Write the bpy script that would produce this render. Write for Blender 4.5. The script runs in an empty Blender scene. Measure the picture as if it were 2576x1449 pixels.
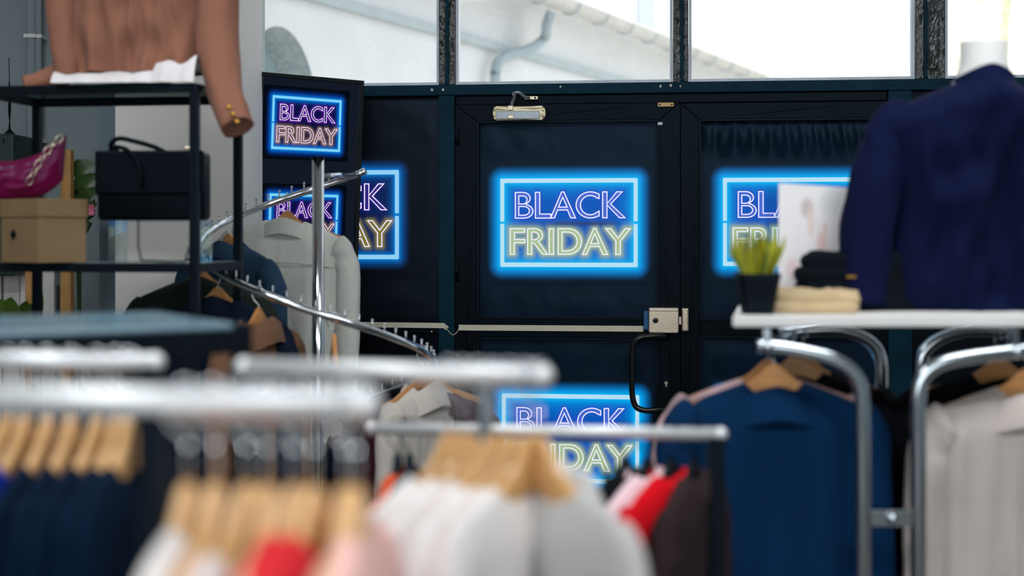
import bpy, bmesh, math, random
from mathutils import Vector, Matrix, noise
from mathutils.geometry import tessellate_polygon
random.seed(7)
C = bpy.context.scene.collection
SC = bpy.context.scene
R = math.radians

# ------------------------------------------------------------------ camera
H = 1.42          # eye height
F = 3578.0        # focal length in pixels of the 2576x1449 frame (50 mm on 36 mm)
HY = 590.0        # horizon row
cam_d = bpy.data.cameras.new('camera'); cam = bpy.data.objects.new('camera', cam_d); C.objects.link(cam)
cam.location = (0, 0, H); cam.rotation_euler = (R(90), 0, 0)
cam_d.lens = 50; cam_d.sensor_width = 36; cam_d.sensor_fit = 'HORIZONTAL'
cam_d.shift_y = -(724.5 - HY) / 2576
cam_d.dof.use_dof = True; cam_d.dof.focus_distance = 5.6; cam_d.dof.aperture_fstop = 1.6
cam_d.clip_start = 0.05; cam_d.clip_end = 200
SC.camera = cam

# ------------------------------------------------------------------ world, sun, lamps, exposure
w = bpy.data.worlds.new('world'); SC.world = w; w.use_nodes = True
nt = w.node_tree; bg = nt.nodes['Background']
bg.inputs[0].default_value = (0.86, 0.93, 1.0, 1); bg.inputs[1].default_value = 1.7
sd = bpy.data.lights.new('sun', 'SUN'); sun = bpy.data.objects.new('sun', sd); C.objects.link(sun)
sd.energy = 5.0; sd.angle = R(1); sd.color = (1, 0.95, 0.86)
sun.rotation_euler = (R(42), 0, R(-28))
def area(name, loc, size, size_y, power, col, rot=(0, 0, 0)):
    d = bpy.data.lights.new(name, 'AREA'); d.shape = 'RECTANGLE'; d.size = size; d.size_y = size_y
    d.energy = power; d.color = col
    o = bpy.data.objects.new(name, d); C.objects.link(o); o.location = loc; o.rotation_euler = rot
    return o
area('ceiling_lamp_light', (-1.2, 2.6, 3.27), 1.2, 0.25, 24, (0.92, 0.97, 1))
area('ceiling_lamp_light', (1.4, 2.6, 3.27), 1.2, 0.25, 24, (0.92, 0.97, 1))
area('ceiling_lamp_light', (-1.2, 0.5, 3.27), 1.2, 0.25, 42, (0.92, 0.97, 1))
area('ceiling_lamp_light', (1.4, 0.5, 3.27), 1.2, 0.25, 42, (0.92, 0.97, 1))
area('rear_fill_light', (0, -3.3, 1.9), 4.5, 1.8, 52, (0.93, 0.97, 1), (R(90), 0, 0))  # broad fill added behind the camera to brighten camera-facing surfaces
SC.view_settings.view_transform = 'Standard'; SC.view_settings.look = 'None'
SC.view_settings.gamma = 1; SC.view_settings.use_curve_mapping = False
SC.view_settings.exposure = 0.0
SC.cycles.use_denoising = True
SC.cycles.max_bounces = 8; SC.cycles.transparent_max_bounces = 16
SC.cycles.sample_clamp_indirect = 6.0

# ------------------------------------------------------------------ helpers
def lin(c):
    def f(v):
        v = v / 255.0
        return v / 12.92 if v <= 0.04045 else ((v + 0.055) / 1.055) ** 2.4
    return (f(c[0]), f(c[1]), f(c[2]), 1)
def P(px, py, d): return Vector(((px - 1288) / F * d, d, H - (py - HY) / F * d))
def Pz(px, py, z): return P(px, py, (H - z) * F / (py - HY))

MATS = {}
def mat(name, col, rough=0.6, metal=0.0, nscale=0, namt=0.15, bump=0.0, bscale=200, sheen=0.0,
        emit=None, estr=1.0, trans=0.0, coat=0.0, stretch=None, spec=0.5):
    if name in MATS: return MATS[name]
    m = bpy.data.materials.new(name); m.use_nodes = True; MATS[name] = m
    n = m.node_tree.nodes; l = m.node_tree.links; b = n['Principled BSDF']
    b.inputs['Roughness'].default_value = rough; b.inputs['Metallic'].default_value = metal
    b.inputs['Sheen Weight'].default_value = sheen; b.inputs['Coat Weight'].default_value = coat
    b.inputs['Transmission Weight'].default_value = trans
    b.inputs['Specular IOR Level'].default_value = spec
    if spec < .35: b.inputs['Specular Tint'].default_value = (.45, .7, 1, 1)
    c = lin(col); b.inputs['Base Color'].default_value = c
    tc = n.new('ShaderNodeTexCoord')
    src = tc.outputs['Object']
    if stretch:
        mp = n.new('ShaderNodeMapping'); mp.inputs['Scale'].default_value = stretch
        l.new(src, mp.inputs[0]); src = mp.outputs[0]
    if nscale:
        t = n.new('ShaderNodeTexNoise'); t.inputs['Scale'].default_value = nscale; t.inputs['Detail'].default_value = 4
        l.new(src, t.inputs['Vector'])
        r = n.new('ShaderNodeValToRGB')
        r.color_ramp.elements[0].position = 0.3; r.color_ramp.elements[1].position = 0.7
        r.color_ramp.elements[0].color = tuple(v * (1 - namt) for v in c[:3]) + (1,)
        r.color_ramp.elements[1].color = tuple(min(1, v * (1 + namt)) for v in c[:3]) + (1,)
        l.new(t.outputs[0], r.inputs[0]); l.new(r.outputs[0], b.inputs['Base Color'])
    if bump:
        t = n.new('ShaderNodeTexNoise'); t.inputs['Scale'].default_value = bscale; t.inputs['Detail'].default_value = 3
        l.new(src, t.inputs['Vector'])
        bp = n.new('ShaderNodeBump'); bp.inputs['Strength'].default_value = bump; bp.inputs['Distance'].default_value = 0.01
        l.new(t.outputs[0], bp.inputs['Height']); l.new(bp.outputs[0], b.inputs['Normal'])
    if emit:
        b.inputs['Emission Color'].default_value = lin(emit); b.inputs['Emission Strength'].default_value = estr
    return m
def fabric(name, col, rough=0.9, namt=0.12, bump=0.35): return mat('fabric_' + name, col, rough, 0, 7, namt * .6, bump * .5, 160, sheen=0.05 if sum(col) > 250 else 0.0, spec=0.12)
def glassmat(name, tint=(255, 255, 255), refl=0.08, dirt=0.0):
    m = bpy.data.materials.new(name); m.use_nodes = True; MATS[name] = m
    n = m.node_tree.nodes; l = m.node_tree.links; out = n['Material Output']; n.remove(n['Principled BSDF'])
    tr = n.new('ShaderNodeBsdfTransparent'); tr.inputs[0].default_value = lin(tint)
    gl = n.new('ShaderNodeBsdfGlossy'); gl.inputs['Roughness'].default_value = 0.03
    mx = n.new('ShaderNodeMixShader')
    fr = n.new('ShaderNodeLayerWeight'); fr.inputs[0].default_value = 0.25
    mu = n.new('ShaderNodeMath'); mu.operation = 'MULTIPLY_ADD'; mu.inputs[1].default_value = 0.3; mu.inputs[2].default_value = refl * 0.4
    l.new(fr.outputs['Fresnel'], mu.inputs[0]); l.new(mu.outputs[0], mx.inputs[0])
    l.new(tr.outputs[0], mx.inputs[1]); l.new(gl.outputs[0], mx.inputs[2])
    last = mx
    if dirt:
        df = n.new('ShaderNodeBsdfTranslucent'); df.inputs[0].default_value = (0.9, 0.9, 0.88, 1)
        m2 = n.new('ShaderNodeMixShader')
        tx = n.new('ShaderNodeTexNoise'); tx.inputs['Scale'].default_value = 60; tx.inputs['Detail'].default_value = 8
        tc = n.new('ShaderNodeTexCoord'); l.new(tc.outputs['Object'], tx.inputs['Vector'])
        rp = n.new('ShaderNodeValToRGB'); rp.color_ramp.elements[0].position = 0.4; rp.color_ramp.elements[1].position = 0.9
        rp.color_ramp.elements[0].color = (dirt, dirt, dirt, 1); rp.color_ramp.elements[1].color = (min(1, dirt * 4),) * 3 + (1,)
        l.new(tx.outputs[0], rp.inputs[0]); l.new(rp.outputs[0], m2.inputs[0])
        l.new(mx.outputs[0], m2.inputs[1]); l.new(df.outputs[0], m2.inputs[2]); last = m2
    l.new(last.outputs[0], out.inputs[0])
    return m

def obj(name, me, m=None, parent=None, smooth=False):
    if isinstance(me, bmesh.types.BMesh):
        bm = me; bmesh.ops.recalc_face_normals(bm, faces=bm.faces)
        me = bpy.data.meshes.new(name); bm.to_mesh(me); bm.free()
    if m is not None and len(me.materials) == 0:
        for k in (m if isinstance(m, (list, tuple)) else [m]): me.materials.append(k)
    if smooth: me.shade_smooth()
    o = bpy.data.objects.new(name, me); C.objects.link(o)
    if parent: o.parent = parent
    return o
def tag(o, label=None, cat=None, group=None, kind=None):
    if label: o['label'] = label
    if cat: o['category'] = cat
    if group: o['group'] = group
    if kind: o['kind'] = kind
    return o
def empty(name, loc=(0, 0, 0), rz=0, rx=0):
    o = bpy.data.objects.new(name, None); C.objects.link(o); o.location = loc; o.rotation_euler = (rx, 0, rz)
    o.empty_display_size = 0.1
    return o
def thing(name, label, cat, loc=(0, 0, 0), rz=0, group=None, rx=0): return tag(empty(name, loc, rz, rx), label, cat, group)

def bm_box(bm, x0, x1, y0, y1, z0, z1, bev=0.0):
    g = bmesh.ops.create_cube(bm, size=1)
    vs = g['verts']
    for v in vs:
        v.co = Vector(((x0 + x1) / 2 + v.co.x * (x1 - x0), (y0 + y1) / 2 + v.co.y * (y1 - y0), (z0 + z1) / 2 + v.co.z * (z1 - z0)))
    if bev:
        es = list({e for v in vs for e in v.link_edges})
        bmesh.ops.bevel(bm, geom=es, offset=bev, segments=2, affect='EDGES', profile=0.5)
def box(name, x0, x1, y0, y1, z0, z1, m, parent=None, bev=0.0):
    bm = bmesh.new(); bm_box(bm, x0, x1, y0, y1, z0, z1, bev); return obj(name, bm, m, parent)
def bm_bar(bm, a, b, wx, wy, up=Vector((0, 0, 1))):
    a = Vector(a); b = Vector(b); d = (b - a); L = d.length; d.normalize()
    s = d.cross(up)
    if s.length < 1e-4: s = Vector((1, 0, 0))
    s.normalize(); u = s.cross(d)
    vs = []
    for q in (a, b):
        for i, j in ((-1, -1), (1, -1), (1, 1), (-1, 1)): vs.append(bm.verts.new(q + s * (wx / 2 * i) + u * (wy / 2 * j)))
    for f in ((0, 1, 2, 3), (7, 6, 5, 4), (0, 4, 5, 1), (1, 5, 6, 2), (2, 6, 7, 3), (3, 7, 4, 0)): bm.faces.new([vs[k] for k in f])
def bm_tube(bm, pts, r, seg=12, cap=True, closed=False, ry=None):
    pts = [Vector(p) for p in pts]; n = len(pts)
    rs = r if isinstance(r, (list, tuple)) else [r] * n
    rings = []; prev = None
    for i, p in enumerate(pts):
        if closed: t = pts[(i + 1) % n] - pts[i - 1]
        else: t = pts[min(i + 1, n - 1)] - pts[max(i - 1, 0)]
        t.normalize()
        if prev is None:
            ref = Vector((0, 0, 1)) if abs(t.z) < 0.9 else Vector((1, 0, 0))
            s = t.cross(ref).normalized()
        else:
            s = (prev - t * prev.dot(t))
            s = s.normalized() if s.length > 1e-5 else t.orthogonal().normalized()
        prev = s; u = t.cross(s)
        rings.append([bm.verts.new(p + s * (math.cos(2 * math.pi * k / seg) * rs[i]) + u * (math.sin(2 * math.pi * k / seg) * rs[i])) for k in range(seg)])
    m = n if closed else n - 1
    for i in range(m):
        a = rings[i]; b = rings[(i + 1) % n]
        for k in range(seg): bm.faces.new((a[k], a[(k + 1) % seg], b[(k + 1) % seg], b[k]))
    if cap and not closed:
        bm.faces.new(rings[0]); bm.faces.new(rings[-1])
def tube(name, pts, r, m, parent=None, seg=12, closed=False):
    bm = bmesh.new(); bm_tube(bm, pts, r, seg, True, closed); return obj(name, bm, m, parent, smooth=True)
def spline(pts, n=8):
    pts = [Vector(p) for p in pts]; out = []
    for i in range(len(pts) - 1):
        p0 = pts[max(i - 1, 0)]; p1 = pts[i]; p2 = pts[i + 1]; p3 = pts[min(i + 2, len(pts) - 1)]
        for k in range(n):
            t = k / n
            out.append(0.5 * ((2 * p1) + (p2 - p0) * t + (2 * p0 - 5 * p1 + 4 * p2 - p3) * t * t + (3 * p1 - p0 - 3 * p2 + p3) * t ** 3))
    out.append(pts[-1]); return out
def bm_poly(bm, loops, y0, y1, midx=0):
    """extruded flat polygon (x,z) with holes between depths y0 (front) and y1"""
    l3 = [[Vector((p[0], p[1], 0)) for p in lp] for lp in loops]
    tris = tessellate_polygon(l3)
    flat = [p for lp in loops for p in lp]
    A = [bm.verts.new((p[0], y0, p[1])) for p in flat]; B = [bm.verts.new((p[0], y1, p[1])) for p in flat]
    fs = []
    for t in tris:
        try:
            fs.append(bm.faces.new([A[k] for k in t])); fs.append(bm.faces.new([B[k] for k in reversed(t)]))
        except ValueError: pass
    o = 0
    for lp in loops:
        n = len(lp)
        for i in range(n):
            a, b = o + i, o + (i + 1) % n
            try: fs.append(bm.faces.new((A[a], A[b], B[b], B[a])))
            except ValueError: pass
        o += n
    for f in fs: f.material_index = midx

# ------------------------------------------------------------------ materials
M_black = mat('black_powder_coat', (5, 6, 8), 0.5, 0, 20, 0.2, 0.05, 90, spec=.25)
M_doorblk = mat('black_door_paint', (8, 9, 12), 0.42, 0, 14, 0.35, 0.05, 50, spec=.13)
M_teal = mat('teal_frame_paint', (9, 42, 56), 0.5, 0, 12, 0.25, 0.08, 40, spec=.15)
M_tape = mat('black_plastic_tape', (22, 25, 26), 0.25, 0, 30, 0.4, 0.7, 30)
M_chrome = mat('chrome', (205, 208, 212), 0.13, 1.0, 3, 0.03)
M_steel = mat('brushed_steel', (205, 190, 170), 0.33, 1.0, 40, 0.12, 0.03, 60, stretch=(1, 1, 8))
M_wood = mat('hanger_wood', (196, 138, 80), 0.42, 0, 12, 0.14, 0.03, 30, stretch=(1, 1, 5), coat=0.15)
M_woodl = mat('hanger_wood_pale', (205, 160, 105), 0.45, 0, 12, 0.14, 0.03, 30, stretch=(1, 1, 5), coat=0.15)
M_pine = mat('pine_post', (176, 130, 74), 0.6, 0, 8, 0.2, 0.05, 40, stretch=(6, 6, 1))
M_wall = mat('plaster_wall', (140, 152, 156), 0.9, 0, 3, 0.05, 0.1, 30)
M_pillar = mat('pillar_plaster', (232, 228, 224), 0.9, 0, 3, 0.04, 0.1, 30)
M_white = mat('white_paint', (228, 226, 224), 0.55, 0, 5, 0.04)
M_cream = mat('cream_plastic', (214, 208, 186), 0.5, 0, 10, 0.08)
M_alu = mat('white_aluminium', (205, 214, 226), 0.4, 0.0, 14, 0.12)
M_floor = mat('floor_concrete', (92, 90, 88), 0.5, 0, 4, 0.12, 0.05, 40)
M_ceil = mat('ceiling_paint', (225, 224, 220), 0.9, 0, 4, 0.03)
M_glass = glassmat('window_glass', (250, 252, 252), 0.06, 0.03)
M_acryl = glassmat('clear_acrylic', (240, 246, 247), 0.02)
M_gold = mat('gold_metal', (212, 160, 70), 0.3, 1.0, 5, 0.05)

# ------------------------------------------------------------------ wall frame coordinates
TH = R(6.8); D0 = 5.6
def W(px, py, dy=0.0):
    a = px - 1288; s = D0 * a / (F * math.cos(TH) + a * math.sin(TH))
    Y = D0 - s * math.sin(TH)
    return s, H - (py - HY) * Y / F
def wroot(o, s=0.0, z=0.0):
    o.location = (s * math.cos(TH), D0 - s * math.sin(TH), z); o.rotation_euler = (0, 0, -TH); return o
def WX(px): return W(px, HY)[0]
def WZ(py, px=1450): return W(px, py)[1]

ZTOP = 3.25
# beams and mullions of the shop front
def wall_struct(name, boxes, m, mats=None):
    bm = bmesh.new()
    for b in boxes: bm_box(bm, *b, 0.003)
    return tag(wroot(obj(name, bm, m)), kind='structure')
zB0, zB1 = WZ(238), WZ(211)
wall_struct('trim_1', [(WX(560), WX(2800), -0.03, 0.05, zB0, zB1)], M_teal)                   # cross beam
wall_struct('trim_2', [(WX(1106), WX(1146), -0.028, 0.05, 0, zB0 - .001)], M_teal)            # mullion below
wall_struct('trim_3', [(WX(2232), WX(2292), -0.028, 0.05, 0, zB0 - .001)], M_teal)
for k, (a, b) in enumerate(((1106, 1146), (1693, 1732), (2302, 2376))):
    wall_struct('trim_%d' % (4 + k), [(WX(a), WX(b), -0.02, 0.05, zB1, ZTOP)], M_tape)
    wall_struct('trim_%d' % (7 + k), [(WX(a) + .028, WX(a) + .042, -0.03, -0.02, zB1, ZTOP)], M_teal)
# rail above the doors in black, and black strip under it
wall_struct('trim_10', [(WX(1147), WX(2231), -0.012, 0.045, WZ(262), zB0 - .001)], M_doorblk)
# low panels beside the doors, plus backing added behind panes and doors to block daylight
wall_struct('wall_back', [(WX(560), WX(1105), 0.0, 0.05, 0, WZ(806)), (WX(2293), WX(2900), 0.0, 0.05, 0, zB0), (WX(560), WX(1105), .03, .05, WZ(806), zB0), (WX(1147), WX(2232), .031, .05, 0, zB0),
                          (WX(560), WX(2900), 0.0, 0.06, ZTOP, 3.3)], M_doorblk)
wall_struct('trim_11', [(WX(560), WX(1105), -0.02, 0.05, WZ(842), WZ(800))], M_doorblk)
# four transom windows
spans = ((560, 1105), (1147, 1692), (1733, 2301), (2377, 2800))
for k, (a, b) in enumerate(spans):
    x0, x1 = WX(a), WX(b)
    root = tag(wroot(empty('window_%d' % (k + 1))), kind='structure')
    t = 0.013
    bm = bmesh.new()
    bm_box(bm, x0, x1, -0.004, 0.045, zB1, zB1 + t); bm_box(bm, x0, x0 + t * .8, -0.004, 0.045, zB1 + t, ZTOP); bm_box(bm, x1 - t * .8, x1, -0.004, 0.045, zB1 + t, ZTOP)
    obj('window_frame', bm, M_alu, root)
    box('pane', x0 + t * .8, x1 - t * .8, 0.02, 0.026, zB1 + t, ZTOP, M_glass, root)

# ------------------------------------------------------------------ neon style sign (print) : pieces in sign units
K = 1 / 3.917
def sp(x, y): return ((x - 1094) * K, -(y - 705) * K)       # px of the wall, centred on the sign
def arc(cx, cy, rx, ry, a0, a1, n=10):
    return [(cx + rx * math.cos(R(a0 + (a1 - a0) * i / n)), cy + ry * math.sin(R(a0 + (a1 - a0) * i / n))) for i in range(n + 1)]
LET = {
 'B': [[(565, 405), (640, 405)] + arc(640, 464, 74, 59, -80, 62, 8) + [(672, 525)] + arc(655, 592, 86, 68, -70, 90, 10) + [(565, 660)],
       [(600, 440), (632, 440)] + arc(640, 480, 42, 40, -85, 85, 8) + [(600, 520)], [(600, 545), (640, 545)] + arc(650, 588, 56, 43, -85, 85, 8) + [(600, 631)]],
 'L': [[(765, 405), (808, 405), (808, 620), (918, 620), (918, 660), (765, 660)]],
 'A1': [[(1025, 402), (1048, 402), (1162, 658), (1117, 658), (1083, 580), (985, 580), (955, 658), (917, 658)], [(1036, 455), (1080, 552), (994, 552)]],
 'C': [[(1395, 425)] + arc(1310, 531, 142, 129, -60, -300, 22) + [(1395, 640), (1395, 592)] + arc(1308, 533, 97, 95, 48, 312, 20) + [(1395, 468)]],
 'K': [[(1430, 403), (1473, 403), (1473, 520), (1568, 403), (1622, 403), (1508, 523), (1650, 658), (1595, 658), (1473, 532), (1473, 658), (1430, 658)]],
 'F': [[(515, 765), (658, 765), (658, 800), (555, 800), (555, 872), (660, 872), (660, 903), (555, 903), (555, 1018), (515, 1018)]],
 'R': [[(688, 765), (755, 765)] + arc(762, 830, 74, 65, -80, 65, 9) + [(885, 1018), (838, 1018), (748, 903), (728, 903), (728, 1018), (688, 1018)],
       [(728, 798), (750, 798)] + arc(755, 836, 44, 38, -80, 80, 8) + [(728, 875)]],
 'I': [[(902, 765), (945, 765), (945, 1018), (902, 1018)]],
 'D': [[(990, 765), (1085, 765)] + arc(1090, 891, 132, 126, -85, 85, 14) + [(990, 1018)], [(1030, 798), (1080, 798)] + arc(1085, 891, 95, 93, -85, 85, 12) + [(1030, 985)]],
 'A2': [[(1342, 762), (1362, 762), (1478, 1018), (1432, 1018), (1398, 940), (1305, 940), (1270, 1018), (1232, 1018)], [(1352, 815), (1393, 912), (1312, 912)]],
 'Y': [[(1462, 765), (1510, 765), (1582, 858), (1652, 765), (1700, 765), (1603, 887), (1603, 1018), (1560, 1018), (1560, 885)]],
}
TOPROW = ('B', 'L', 'A1', 'C', 'K')
def stroke(bm, loop, wd, y0, y1, midx):
    n = len(loop); pts = [Vector(p) for p in loop]; inn = []; out = []
    for i in range(n):
        a = (pts[i] - pts[i - 1]); b = (pts[(i + 1) % n] - pts[i])
        if a.length < 1e-6: a = b
        if b.length < 1e-6: b = a
        a.normalize(); b.normalize()
        na = Vector((-a.y, a.x)); nb = Vector((-b.y, b.x)); m = na + nb
        if m.length < 1e-3: m = na
        m.normalize(); k = min(2.2, 1 / max(0.35, m.dot(na)))
        inn.append(pts[i] + m * wd / 2 * k); out.append(pts[i] - m * wd / 2 * k)
    A = [bm.verts.new((p.x, y0, p.y)) for p in inn]; B = [bm.verts.new((p.x, y0, p.y)) for p in out]
    for i in range(n):
        j = (i + 1) % n
        f = bm.faces.new((A[i], A[j], B[j], B[i])); f.material_index = midx
def rl(x0, x1, y0, y1, r=10, corners='tlrb'):
    return [(x0, y0), (x1, y0), (x1, y1), (x0, y1)]
FO = (415, 268, 1773, 1143); FI = (454, 311, 1734, 1103)
def rc(cx, cy, r, a0, a1, n=4): return arc(cx, cy, r, r, a0, a1, n)
BORDER_TOP = [(FO[0] + 4, 695), (FO[0], 688)] + rc(FO[0] + 12, FO[1] + 12, 12, 180, 270) + rc(FO[2] - 12, FO[1] + 12, 12, 270, 360) + [(FO[2], 688), (FO[2] - 4, 692), (FI[2] + 4, 692), (FI[2], 688)] + rc(FI[2] - 12, FI[1] + 12, 12, 0, -90) + rc(FI[0] + 12, FI[1] + 12, 12, 270, 180) + [(FI[0], 690), (FI[0] - 4, 695)]
BORDER_BOT = [(x, 1411 - y) for x, y in BORDER_TOP]

def segd(px, py, ax, ay, bx, by):
    dx, dy = bx - ax, by - ay; L = dx * dx + dy * dy
    t = 0 if L == 0 else max(0, min(1, ((px - ax) * dx + (py - ay) * dy) / L))
    return math.hypot(px - ax - t * dx, py - ay - t * dy)
import numpy as np
def np_dist(X, Y, loops):
    D = np.full(X.shape, 1e9)
    for lp in loops:
        n = len(lp)
        for i in range(n):
            ax, ay = lp[i]; bx, by = lp[(i + 1) % n]; dx, dy = bx - ax, by - ay; L = dx * dx + dy * dy + 1e-9
            t = np.clip(((X - ax) * dx + (Y - ay) * dy) / L, 0, 1)
            D = np.minimum(D, np.hypot(X - ax - t * dx, Y - ay - t * dy))
    return D
def np_inside(X, Y, loop):
    ins = np.zeros(X.shape, bool); n = len(loop)
    for i in range(n):
        x1, y1 = loop[i]; x2, y2 = loop[i - 1]
        c = ((y1 > Y) != (y2 > Y)) & (X < (x2 - x1) * (Y - y1) / (y2 - y1 + 1e-12) + x1); ins ^= c
    return ins
def L3(c): return np.array(lin(c)[:3])
def halo_mesh(v):
    """the printed glow round the border and the letters: colour at grid points"""
    xs = np.arange(255, 1936, 6.0); ys = np.arange(105, 1306, 6.0)
    X, Y = np.meshgrid(xs, ys)
    mid = [[((FO[0] + FI[0]) / 2, (FO[1] + FI[1]) / 2), ((FO[2] + FI[2]) / 2, (FO[1] + FI[1]) / 2), ((FO[2] + FI[2]) / 2, (FO[3] + FI[3]) / 2), ((FO[0] + FI[0]) / 2, (FO[3] + FI[3]) / 2)]]
    db = np.maximum(np_dist(X, Y, mid) - 20, 0); inside = (X > 434) & (X < 1754) & (Y > 290) & (Y < 1123)
    near, mid_c, deep = L3(v['near']), L3(v['mid']), L3(v['deep'])
    c = np.zeros(X.shape + (3,))
    a_near = np.exp(-(db / v.get('rn', 22)) ** 1.3)[..., None]
    ro = v.get('ro', 120)
    fade = np.clip(1 - db / ro, 0, 1); fade = (fade * fade * (3 - 2 * fade))[..., None]
    outc = mid_c * fade
    fi = np.clip(1 - db / v.get('ri', 150), 0, 1)[..., None]
    inc = deep * (1 - fi) + mid_c * fi
    c = np.where(inside[..., None], inc, outc); c = c * (1 - a_near) + near * a_near
    for keys, col, rad, amt in ((TOPROW, v['top'], v.get('rt', 26), v.get('at', .8)), (('F', 'R', 'I', 'D', 'A2', 'Y'), v['bot'], v.get('rb', 34), v.get('ab', .95))):
        D = np.full(X.shape, 1e9)
        for k in keys:
            D = np.minimum(D, np_dist(X, Y, LET[k])); D[np_inside(X, Y, LET[k][0]) & ~np.any([np_inside(X, Y, h) for h in LET[k][1:]] or [np.zeros(X.shape, bool)], axis=0)] = 0
        a = (np.exp(-(D / rad) ** 1.6) * amt)[..., None] * inside[..., None]
        c = c * (1 - a) + L3(col) * a
        if keys[0] == 'F':     # smoky violet dark band between the two words
            b = (np.exp(-((Y - 715) / 24.0) ** 2) * np.exp(-((X - 1230) / 330.0) ** 4) * 0.75)[..., None]
            c = c * (1 - b) + L3(v.get('band', (44, 44, 88))) * b
    ny, nx = X.shape
    verts = [((x - 1094) * K, 0, -(y - 705) * K) for y in ys for x in xs]
    faces = [(j * nx + i, j * nx + i + 1, (j + 1) * nx + i + 1, (j + 1) * nx + i) for j in range(ny - 1) for i in range(nx - 1)]
    me = bpy.data.meshes.new('printed_glow'); me.from_pydata(verts, [], [f[::-1] for f in faces])
    at = me.color_attributes.new('print', 'FLOAT_COLOR', 'POINT')
    buf = np.ones((ny * nx, 4), np.float32); buf[:, :3] = c.reshape(-1, 3)
    at.data.foreach_set('color', buf.ravel()); return me
def print_mat(name, base, rough, strength, bump):
    m = mat(name, base, rough, 0, 6, 0.25, bump, 5, spec=.22, stretch=(.0016, .0016, .0016))
    n = m.node_tree.nodes; l = m.node_tree.links; b = n['Principled BSDF']
    a = n.new('ShaderNodeAttribute'); a.attribute_name = 'print'
    g = n.new('ShaderNodeTexNoise'); g.inputs['Scale'].default_value = 700
    mm = n.new('ShaderNodeMath'); mm.operation = 'MULTIPLY_ADD'; mm.inputs[1].default_value = 0.2 * strength; mm.inputs[2].default_value = 0.9 * strength
    l.new(g.outputs[0], mm.inputs[0]); l.new(mm.outputs[0], b.inputs['Emission Strength'])
    l.new(a.outputs['Color'], b.inputs['Emission Color']); return m
def make_variant(v):
    v['halo'] = halo_mesh(v)
    v['halo'].materials.append(print_mat('backlit_print_' + v['n'], v['base'], v['rough'], 1.0, v['bump']))
    v['halo'].shade_smooth()
    mb = mat('border_tube_light_' + v['n'], (10, 10, 10), 0.5, emit=v['bar'], estr=1.0)
    mf = {0: mat('letter_fill_top_' + v['n'], (10, 10, 10), 0.5, emit=v['ftop'], estr=1.0), 1: mat('letter_fill_low_' + v['n'], (10, 10, 10), 0.5, emit=v['fbot'], estr=1.0)}
    ml = mat('letter_line_light_' + v['n'], (10, 10, 10), 0.5, emit=v['line'], estr=1.1)
    v['b'] = []
    for lp in (BORDER_TOP, BORDER_BOT):
        bm = bmesh.new(); bm_poly(bm, [[sp(*p) for p in lp]], -1.2, -0.2); bmesh.ops.recalc_face_normals(bm, faces=bm.faces)
        me = bpy.data.meshes.new('sign_border'); bm.to_mesh(me); bm.free(); me.materials.append(mb); v['b'].append(me)
    v['l'] = []
    for k, loops in LET.items():
        L2 = [[sp(*p) for p in lp] for lp in loops]
        bm = bmesh.new(); bm_poly(bm, L2, -0.9, -0.3, 0)
        for lp in L2: stroke(bm, lp, 2.7, -1.5, -1.0, 1)
        me = bpy.data.meshes.new('letter'); bm.to_mesh(me); bm.free()
        me.materials.append(mf[0 if k in TOPROW else 1]); me.materials.append(ml); v['l'].append(me)
    return v
V_main = make_variant(dict(n='door', base=(8, 24, 42), rough=.42, bump=.25, near=(0, 176, 236), mid=(0, 124, 212), deep=(0, 84, 180), rn=34, ro=140, ri=190, top=(35, 75, 190), bot=(165, 186, 128), bar=(178, 220, 242), ftop=(62, 98, 205), fbot=(165, 190, 140), line=(228, 226, 255)))
V_left = make_variant(dict(n='side', base=(16, 18, 26), rough=.42, bump=.25, near=(0, 120, 205), mid=(0, 62, 128), deep=(0, 26, 82), top=(40, 28, 130), bot=(140, 134, 60), bar=(140, 205, 242), ftop=(38, 24, 120), fbot=(118, 112, 40), line=(235, 220, 255), ri=100, rt=16, rb=26, band=(12, 12, 40)))
V_tv = make_variant(dict(n='screen', base=(3, 6, 14), rough=.12, bump=0, near=(0, 120, 215), mid=(0, 30, 130), deep=(4, 8, 62), top=(110, 25, 190), bot=(160, 130, 110), bar=(120, 208, 245), ftop=(30, 14, 100), fbot=(95, 75, 75), line=(246, 222, 252), rn=34, ri=90, ro=130, rt=22, rb=30, band=(10, 6, 40)))
def put_sign(root, v, cx, cz, y, scale):
    """scale: metres per wall pixel"""
    def add(name, me, dy=0):
        o = obj(name, me, None, root); o.location = (cx, y + dy, cz); o.scale = (scale, scale, scale); return o
    add('printed_glow', v['halo'])
    for b in v['b']: add('sign_border', b)
    for l_ in v['l']: add('letter', l_)

# wrinkled black sheets with the prints
def sheet_mesh(x0, x1, z0, z1, seed, cx, cz, sw, sh, amp=0.012, sun_folds=0.0):
    nx, nz = 70, 90
    verts = []; faces = []
    for j in range(nz + 1):
        for i in range(nx + 1):
            u = i / nx; v = j / nz; x = x0 + (x1 - x0) * u; z = z0 + (z1 - z0) * v
            k = max(abs(x - cx) / sw, abs(z - cz) / sh); k = max(0, min(1, (k - 1) / 0.25)) if sw > 0 else 1
            d = noise.noise(Vector((x * 3.1, z * 2.3, seed))) * .6 + noise.noise(Vector((x * 9 + z * 4, z * 4, seed + 5))) * .35
            d += sun_folds * (math.sin(x * 52 + 3 * noise.noise(Vector((x * 3, z * 2, seed)))) * max(0, (v - .62) / .38)) * 1.6
            e = min(u, 1 - u, v, 1 - v) * 14; e = min(1, e)
            verts.append((x, -abs(amp * d) * k * e - 0.001, z))
    for j in range(nz):
        for i in range(nx):
            a = j * (nx + 1) + i; faces.append((a, a + 1, a + nx + 2, a + nx + 1))
    me = bpy.data.meshes.new('sheet'); me.from_pydata(verts, [], faces); me.shade_smooth(); return me
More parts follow.
